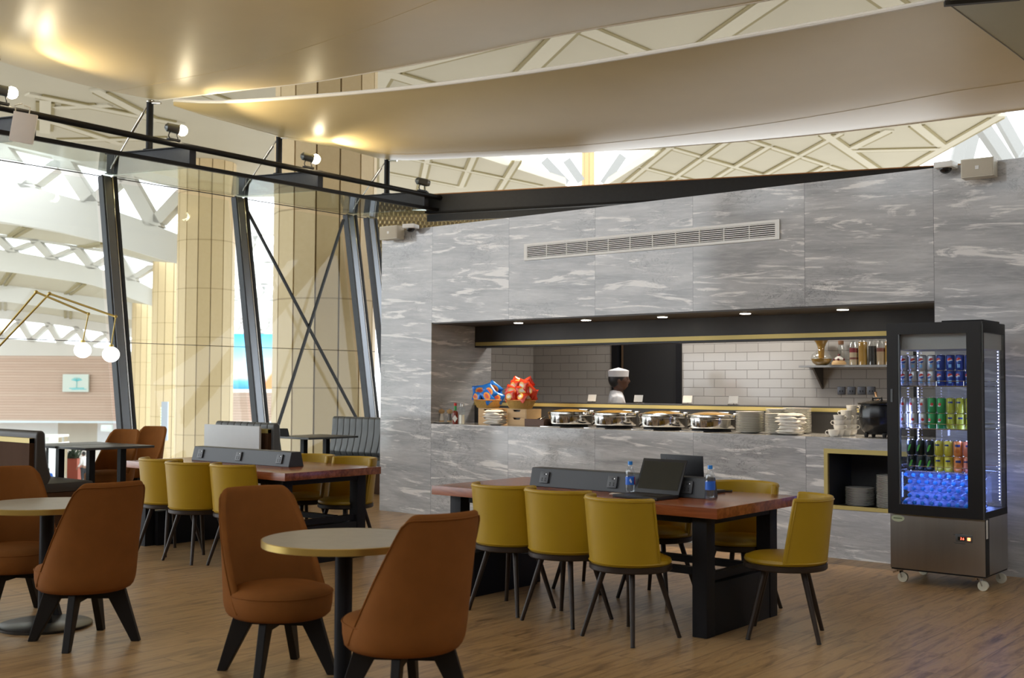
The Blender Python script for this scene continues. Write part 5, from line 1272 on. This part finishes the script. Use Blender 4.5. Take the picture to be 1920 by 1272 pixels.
# kiosk with stacked white trays, planter box
def ground(x, D): p = atd(x, 712, D); return V((p.x, p.y, HZ))
K = ground(93, 62)
e = empty('kiosk', K, -YAW, 'mirrored kiosk with white tiered tops beyond the glass', 'kiosk')
m = MB()
for x in (-.55, .55):
    for y in (-.4, .4): m.box((x, y, 1.3), (.5, .5, 2.6))
m.build('mirrored_pillars', mat('mirror_pillar', (.55, .55, .54, 1), .15, .9), e, smooth=0)
m = MB(); m.box((0, 0, 2.65), (1.7, 1.4, .12)); m.box((-.1, 0, 2.25), (1.9, 1.5, .12)); m.box((.1, 0, 2.45), (1.2, 1.0, .3)); m.build('white_tops', WHT, e, smooth=0)
m = MB(); m.box((.1, 0, 1.3), (.3, .3, 2.4)); m.build('dark_core', BLK, e, smooth=0)
e = empty('planter', ground(127, 64), -YAW, 'rust red planter box with dark leafy plant beyond the glass', 'planter')
m = MB(); m.box((0, 0, 1.05), (1.5, .7, .5)); m.box((0, 0, .4), (1.6, .7, .8)); m.build('box', mat('planter_red', (.30, .05, .02, 1), .5), e, smooth=0)
m = MB()
for k in range(80):
    a = rg.uniform(0, 2*pi); p = V((rg.uniform(-.7, .7), rg.uniform(-.3, .3), 1.3)); m.bar(p, p+V((.35*cos(a), .3*sin(a), rg.uniform(.1, .55))), .12, .01)
m.build('leaves', mat('dark_leaf', (.02, .04, .015, 1), .5), e, smooth=0)
e = empty('potted_shrub', ground(68, 58), 0, 'small green shrub beside the kiosk, behind the booth back', 'plant')
m = MB(); m.lathe([(0, 0), (.25, 0), (.32, .7), (0, .7)], 20); m.build('pot', WHT, e)
m = MB()
for k in range(160):
    a = rg.uniform(0, 2*pi); b = rg.uniform(-.4, 1.4); p = V((.15*cos(a), .15*sin(a), .9+.3*rg.random())); m.bar(p, p+V((.35*cos(a)*cos(b), .35*sin(a)*cos(b), .45*sin(b))), .09, .008)
m.build('leaves', mat('shrub_leaf', (.05, .14, .03, 1), .5), e, smooth=0)
# ================================================================== PEOPLE
def evald(o):
    dg = bpy.context.evaluated_depsgraph_get(); me = bpy.data.meshes.new_from_object(o.evaluated_get(dg)); return me
def skin_mesh(nodes, edges, sub=1):
    """nodes: list of (point, radius or (rx, ry)); grown with a Skin modifier"""
    bm = bmesh.new(); ly = bm.verts.layers.skin.verify(); vs = []
    for p, r in nodes:
        v = bm.verts.new(p); v[ly].radius = (r, r) if not isinstance(r, tuple) else r; vs.append(v)
    vs[0][ly].use_root = True
    for a, b in edges: bm.edges.new((vs[a], vs[b]))
    me = bpy.data.meshes.new('tmp'); bm.to_mesh(me); bm.free(); o = bpy.data.objects.new('tmp', me); COL.objects.link(o)
    sk = o.modifiers.new('s', 'SKIN'); sk.use_smooth_shade = True
    sb = o.modifiers.new('u', 'SUBSURF'); sb.levels = sub; sb.render_levels = sub
    r = evald(o); bpy.data.objects.remove(o); return r
def chain(nodes, edges, start, pts):
    prev = start
    for p, r in pts: nodes.append((V(p), r)); edges.append((prev, len(nodes)-1)); prev = len(nodes)-1
    return prev
def fuse(meshes, name, mt, parent, voxel):
    bm = bmesh.new()
    for me in meshes: bm.from_mesh(me)
    me = bpy.data.meshes.new(name); bm.to_mesh(me); bm.free()
    o = bpy.data.objects.new(name, me); COL.objects.link(o)
    r = o.modifiers.new('r', 'REMESH'); r.mode = 'VOXEL'; r.voxel_size = voxel; r.use_smooth_shade = True
    s = o.modifiers.new('sm', 'SMOOTH'); s.factor = .5; s.iterations = 2
    m2 = evald(o); o.modifiers.clear(); o.data = m2; m2.materials.clear(); m2.materials.append(mt)
    o.parent = parent; return o
def figure(loc, yaw, H, label, skin, shirt, trousers, hair=None, hat=None, arms=None, seated=False, sleeve='long', voxel=.009):
    e = empty('person', loc, yaw, label, 'person'); h = H
    nodes = [(V((0, 0, .53*h)), (.085*h, .06*h))]; edges = []
    ch = chain(nodes, edges, 0, [((0, .0, .61*h), (.075*h, .055*h)), ((0, -.005*h, .71*h), (.09*h, .062*h)), ((0, -.012*h, .79*h), (.075*h, .05*h))])
    nk = chain(nodes, edges, ch, [((0, -.008*h, .84*h), .033*h), ((0, .006*h, .885*h), .034*h)])
    legs = []
    for s in (-1, 1):
        if seated: L = [((s*.05*h, .02*h, .50*h), .055*h), ((s*.06*h, .26*h, .50*h), .04*h), ((s*.06*h, .27*h, .28*h), .028*h), ((s*.06*h, .26*h, .24*h), .022*h), ((s*.06*h, .34*h, .225*h), .02*h)]
        else: L = [((s*.052*h, 0, .48*h), .055*h), ((s*.056*h, .006*h, .28*h), .036*h), ((s*.058*h, -.006*h, .2*h), .033*h), ((s*.058*h, -.01*h, .045*h), .021*h), ((s*.064*h, .075*h, .02*h), .021*h)]
        chain(nodes, edges, 0, L); legs.append(L)
        A = (arms or [((.115, 0, .80), .036), ((.15, -.02, .64), .027), ((.15, .08, .52), .02), ((.148, .10, .495), .019)])
        A = [((s*p[0]*h, p[1]*h, p[2]*h), r*h) for p, r in A]; w = chain(nodes, edges, ch, A)
        tip = V(A[-1][0]); dr = (tip-V(A[-3][0])).normalized(); sd = V((s, 0, 0)); 
        palm = chain(nodes, edges, w, [(tip+dr*.03*h, (.016*h, .011*h)), (tip+dr*.05*h, (.017*h, .01*h))])
        up = dr.cross(sd).normalized()
        for k in range(4):
            b0 = tip+dr*.052*h+up*(.0085*h*(k-1.5)); ln = (.034, .043, .046, .038)[k]*h
            chain(nodes, edges, palm, [(b0, .0052*h), (b0+dr*ln*.6-sd*ln*.12, .005*h), (b0+dr*ln-sd*ln*.38, .0042*h)])
        t0 = tip+dr*.022*h+up*.016*h; chain(nodes, edges, w, [(t0, .006*h), (t0+dr*.02*h+up*.012*h, .0055*h), (t0+dr*.04*h+up*.012*h, .0045*h)])
    body = skin_mesh(nodes, edges)
    hd = MB(); c = V((0, .012*h, .935*h)); R = .066*h
    hd.ball(c, R, 28, 20, (.80, 1.0, 1.06)); hd.ball(c+V((0, .018*h, -.036*h)), R*.62, 20, 14, (.95, .9, .9))
    hd.ball(c+V((0, .066*h, -.010*h)), .0105*h, 12, 8, (.8, 1.0, 1.4)); hd.ball(c+V((0, .062*h, .012*h)), .008*h, 12, 8, (.8, .8, 1.7))
    for s in (-1, 1):
        hd.ball(c+V((s*.053*h, -.004*h, -.004*h)), .016*h, 12, 8, (.35, .75, 1.1)); hd.ball(c+V((s*.022*h, .054*h, .010*h)), .009*h, 10, 8, (1.1, .5, .7)); hd.ball(c+V((s*.021*h, .055*h, .022*h)), .012*h, 10, 8, (1.2, .5, .4))
    hd.ball(c+V((0, .055*h, -.036*h)), .014*h, 12, 8, (1.2, .5, .35)); hd.ball(c+V((0, .053*h, -.044*h)), .013*h, 12, 8, (1.1, .5, .4))
    hm = bpy.data.meshes.new('tmp'); hd.bm.to_mesh(hm); hd.bm.free()
    fuse([body, hm], 'body', skin, e, voxel)
    m = MB()
    for s in (-1, 1): m.ball(c+V((s*.022*h, .0585*h, .009*h)), .0052*h, 10, 8)
    m.build('eyes', mat('dark_eyes', (.02, .015, .012, 1), .2), e)
    # shirt with sleeves, trousers
    n2 = [(V((0, 0, .50*h)), (.093*h, .07*h))]; e2 = []
    c2 = chain(n2, e2, 0, [((0, 0, .61*h), (.086*h, .066*h)), ((0, -.005*h, .71*h), (.099*h, .074*h)), ((0, -.016*h, .80*h), (.096*h, .066*h)), ])
    chain(n2, e2, c2, [((0, -.012*h, .85*h), .048*h), ((0, -.010*h, .866*h), .043*h)])
    AA = (arms or [((.115, 0, .80), .036), ((.15, -.02, .64), .027), ((.15, .08, .52), .02), ((.148, .10, .495), .019)])
    for s in (-1, 1):
        q = [((s*p[0]*h, p[1]*h, p[2]*h), r*h+.009*h) for p, r in AA[:(3 if sleeve == 'long' else 2)]]
        chain(n2, e2, c2, q)
    fuse([skin_mesh(n2, e2)], 'shirt', shirt, e, voxel)
    n3 = [(V((0, 0, .535*h)), (.094*h, .07*h))]; e3 = []
    for L in legs: chain(n3, e3, 0, [(p, r+.012*h) for p, r in L[:4]])
    fuse([skin_mesh(n3, e3)], 'trousers', trousers, e, voxel)
    m = MB()
    for L in legs: m.ball(V(L[4][0])-V((0, .025*h, -.002*h)), .03*h, 14, 8, (.75, 1.5, .62))
    m.build('shoes', RUB, e)
    if hair is not None:
        m = MB(); m.ball(c+V((0, -.010*h, .010*h)), R*1.05, 24, 16, (.82, .98, 1.04))
        bmesh.ops.bisect_plane(m.bm, geom=m.bm.verts[:]+m.bm.edges[:]+m.bm.faces[:], plane_co=c+V((0, .02*h, .0)), plane_no=V((0, .8, -.6)), clear_outer=True)
        m.build('hair', hair, e)
    if hat is not None:
        m = MB(); m.lathe([(R*.86, .022*h), (R*.93, .024*h), (R*.97, .066*h), (R*.93, .067*h), (R*.7, .074*h), (0, .088*h)], 32, c+V((0, -.006*h, .0)), 1.0, 1.14); m.build('cap', hat, e)
    return e
SKD = mat('dark_brown_skin', (.085, .036, .020, 1), .5); SKM = mat('brown_skin', (.25, .13, .08, 1), .5); HAI = mat('black_hair', (.012, .010, .010, 1), .5)
CLW = mat('white_cloth', (.72, .70, .70, 1), .85); CLD = mat('dark_cloth', (.03, .03, .035, 1), .85)
p = ony(1158, 720, 10.95)
figure((p.x, 10.95, 0), RD(-56), 1.66, 'person in white shirt and white cap walking to the right behind the counter', SKD, CLW, CLD, HAI, CLW)
g = ground(93, 57); figure((g.x, g.y, HZ+.0), -YAW+RD(10), 1.62, 'person in blue shirt sitting with back turned beyond the glass', SKM, mat('blue_cloth', (.02, .10, .42, 1), .8), CLD, HAI, None, seated=True, voxel=.012).location.z = HZ-.35
g = ground(160, 63); figure(g, -YAW+RD(70), 1.72, 'person in white top and dark trousers standing beyond the table legs', SKM, CLW, CLD, HAI, None, voxel=.012)
m = MB(); m.box((0, 0, .25), (.5, .45, .5)); tag(m.build('stool', mat('stool_grey', (.3, .3, .3, 1), .6), loc=ground(93, 57)+V((0, .0, 0)), rz=-YAW, smooth=0), 'grey cube stool under the sitting person in blue', 'stool')
# ================================================================== LIGHT
w = bpy.data.worlds.new('daylight'); S.world = w; w.use_nodes = True
bg = w.node_tree.nodes['Background']; bg.inputs['Color'].default_value = (.90, .95, 1.0, 1); bg.inputs['Strength'].default_value = WORLD
def lamp(kind, name, loc, energy, col, size=.1, rot=None, **k):
    l = bpy.data.lights.new(name, kind); l.energy = energy; l.color = col
    if kind == 'AREA': l.size = size
    elif kind != 'SUN': l.shadow_soft_size = size
    for a, b in k.items(): setattr(l, a, b)
    o = bpy.data.objects.new(name, l); COL.objects.link(o); o.location = loc
    if rot: o.rotation_euler = rot
    return o
for x, _ in DLX: lamp('SPOT', 'downlight_lamp', (x, 9.81, 2.17), 58, (1, .80, .55), .03, spot_size=RD(78), spot_blend=.7)
for x in (-3.6, -5.9, -7.2): lamp('AREA', 'kitchen_lamp', (x, 11.2, 2.72), 20 if x > -7 else 20, (1, .95, .88), .5)
for (_, y, _, on) in SPT:
    if on: lamp('SPOT', 'spotlight_lamp', (XC+.19, y+.22, 5.02), 70, (1, .80, .50), .05, rot=V((.75, .55, .35)).to_track_quat('-Z', 'Y').to_euler(), spot_size=RD(120), spot_blend=.6)
for p_, e_ in (((.6, 6.4, 4.5), 520), ((-2.5, 4.0, 4.2), 150), ((-6.5, 5.0, 3.9), 150)): lamp('SPOT', 'unseen_sail_uplight', p_, e_, (1, .76, .46), .3, rot=V((-.25, .35, 1)).to_track_quat('-Z', 'Y').to_euler(), spot_size=RD(150), spot_blend=1)  # unseen spots without fixtures; the last one added to warm the overhead sail
lamp('POINT', 'globe_lamp', atd(155, 657, 12), 3, (1, .95, .88), .08); lamp('POINT', 'globe_lamp', atd(208, 665, 12), 3, (1, .95, .88), .08)
for sx in (-1, 1): lamp('AREA', 'led_lamp', (FX+sx*.24, FY-.2, 1.2), 1.3, (.35, .42, 1), .3, rot=(0, RD(90)*sx, 0), shape='RECTANGLE', size_y=.05)
lamp('AREA', 'added_bottle_light', (FX, FY+.255, .70), 4.2, (.22, .34, 1), .5, rot=(RD(-90), 0, 0), shape='RECTANGLE', size_y=.2); lamp('AREA', 'added_bottle_light', (FX, FY-.262, .84), .5, (.25, .36, 1), .5, rot=(RD(60), 0, 0), shape='RECTANGLE', size_y=.03)  # added lights, no LED strip there, to make the lying bottles glow
S.view_settings.view_transform = 'Standard'; S.view_settings.look = 'None'; S.view_settings.gamma = 1; S.view_settings.use_curve_mapping = False
S.view_settings.exposure = EXPO
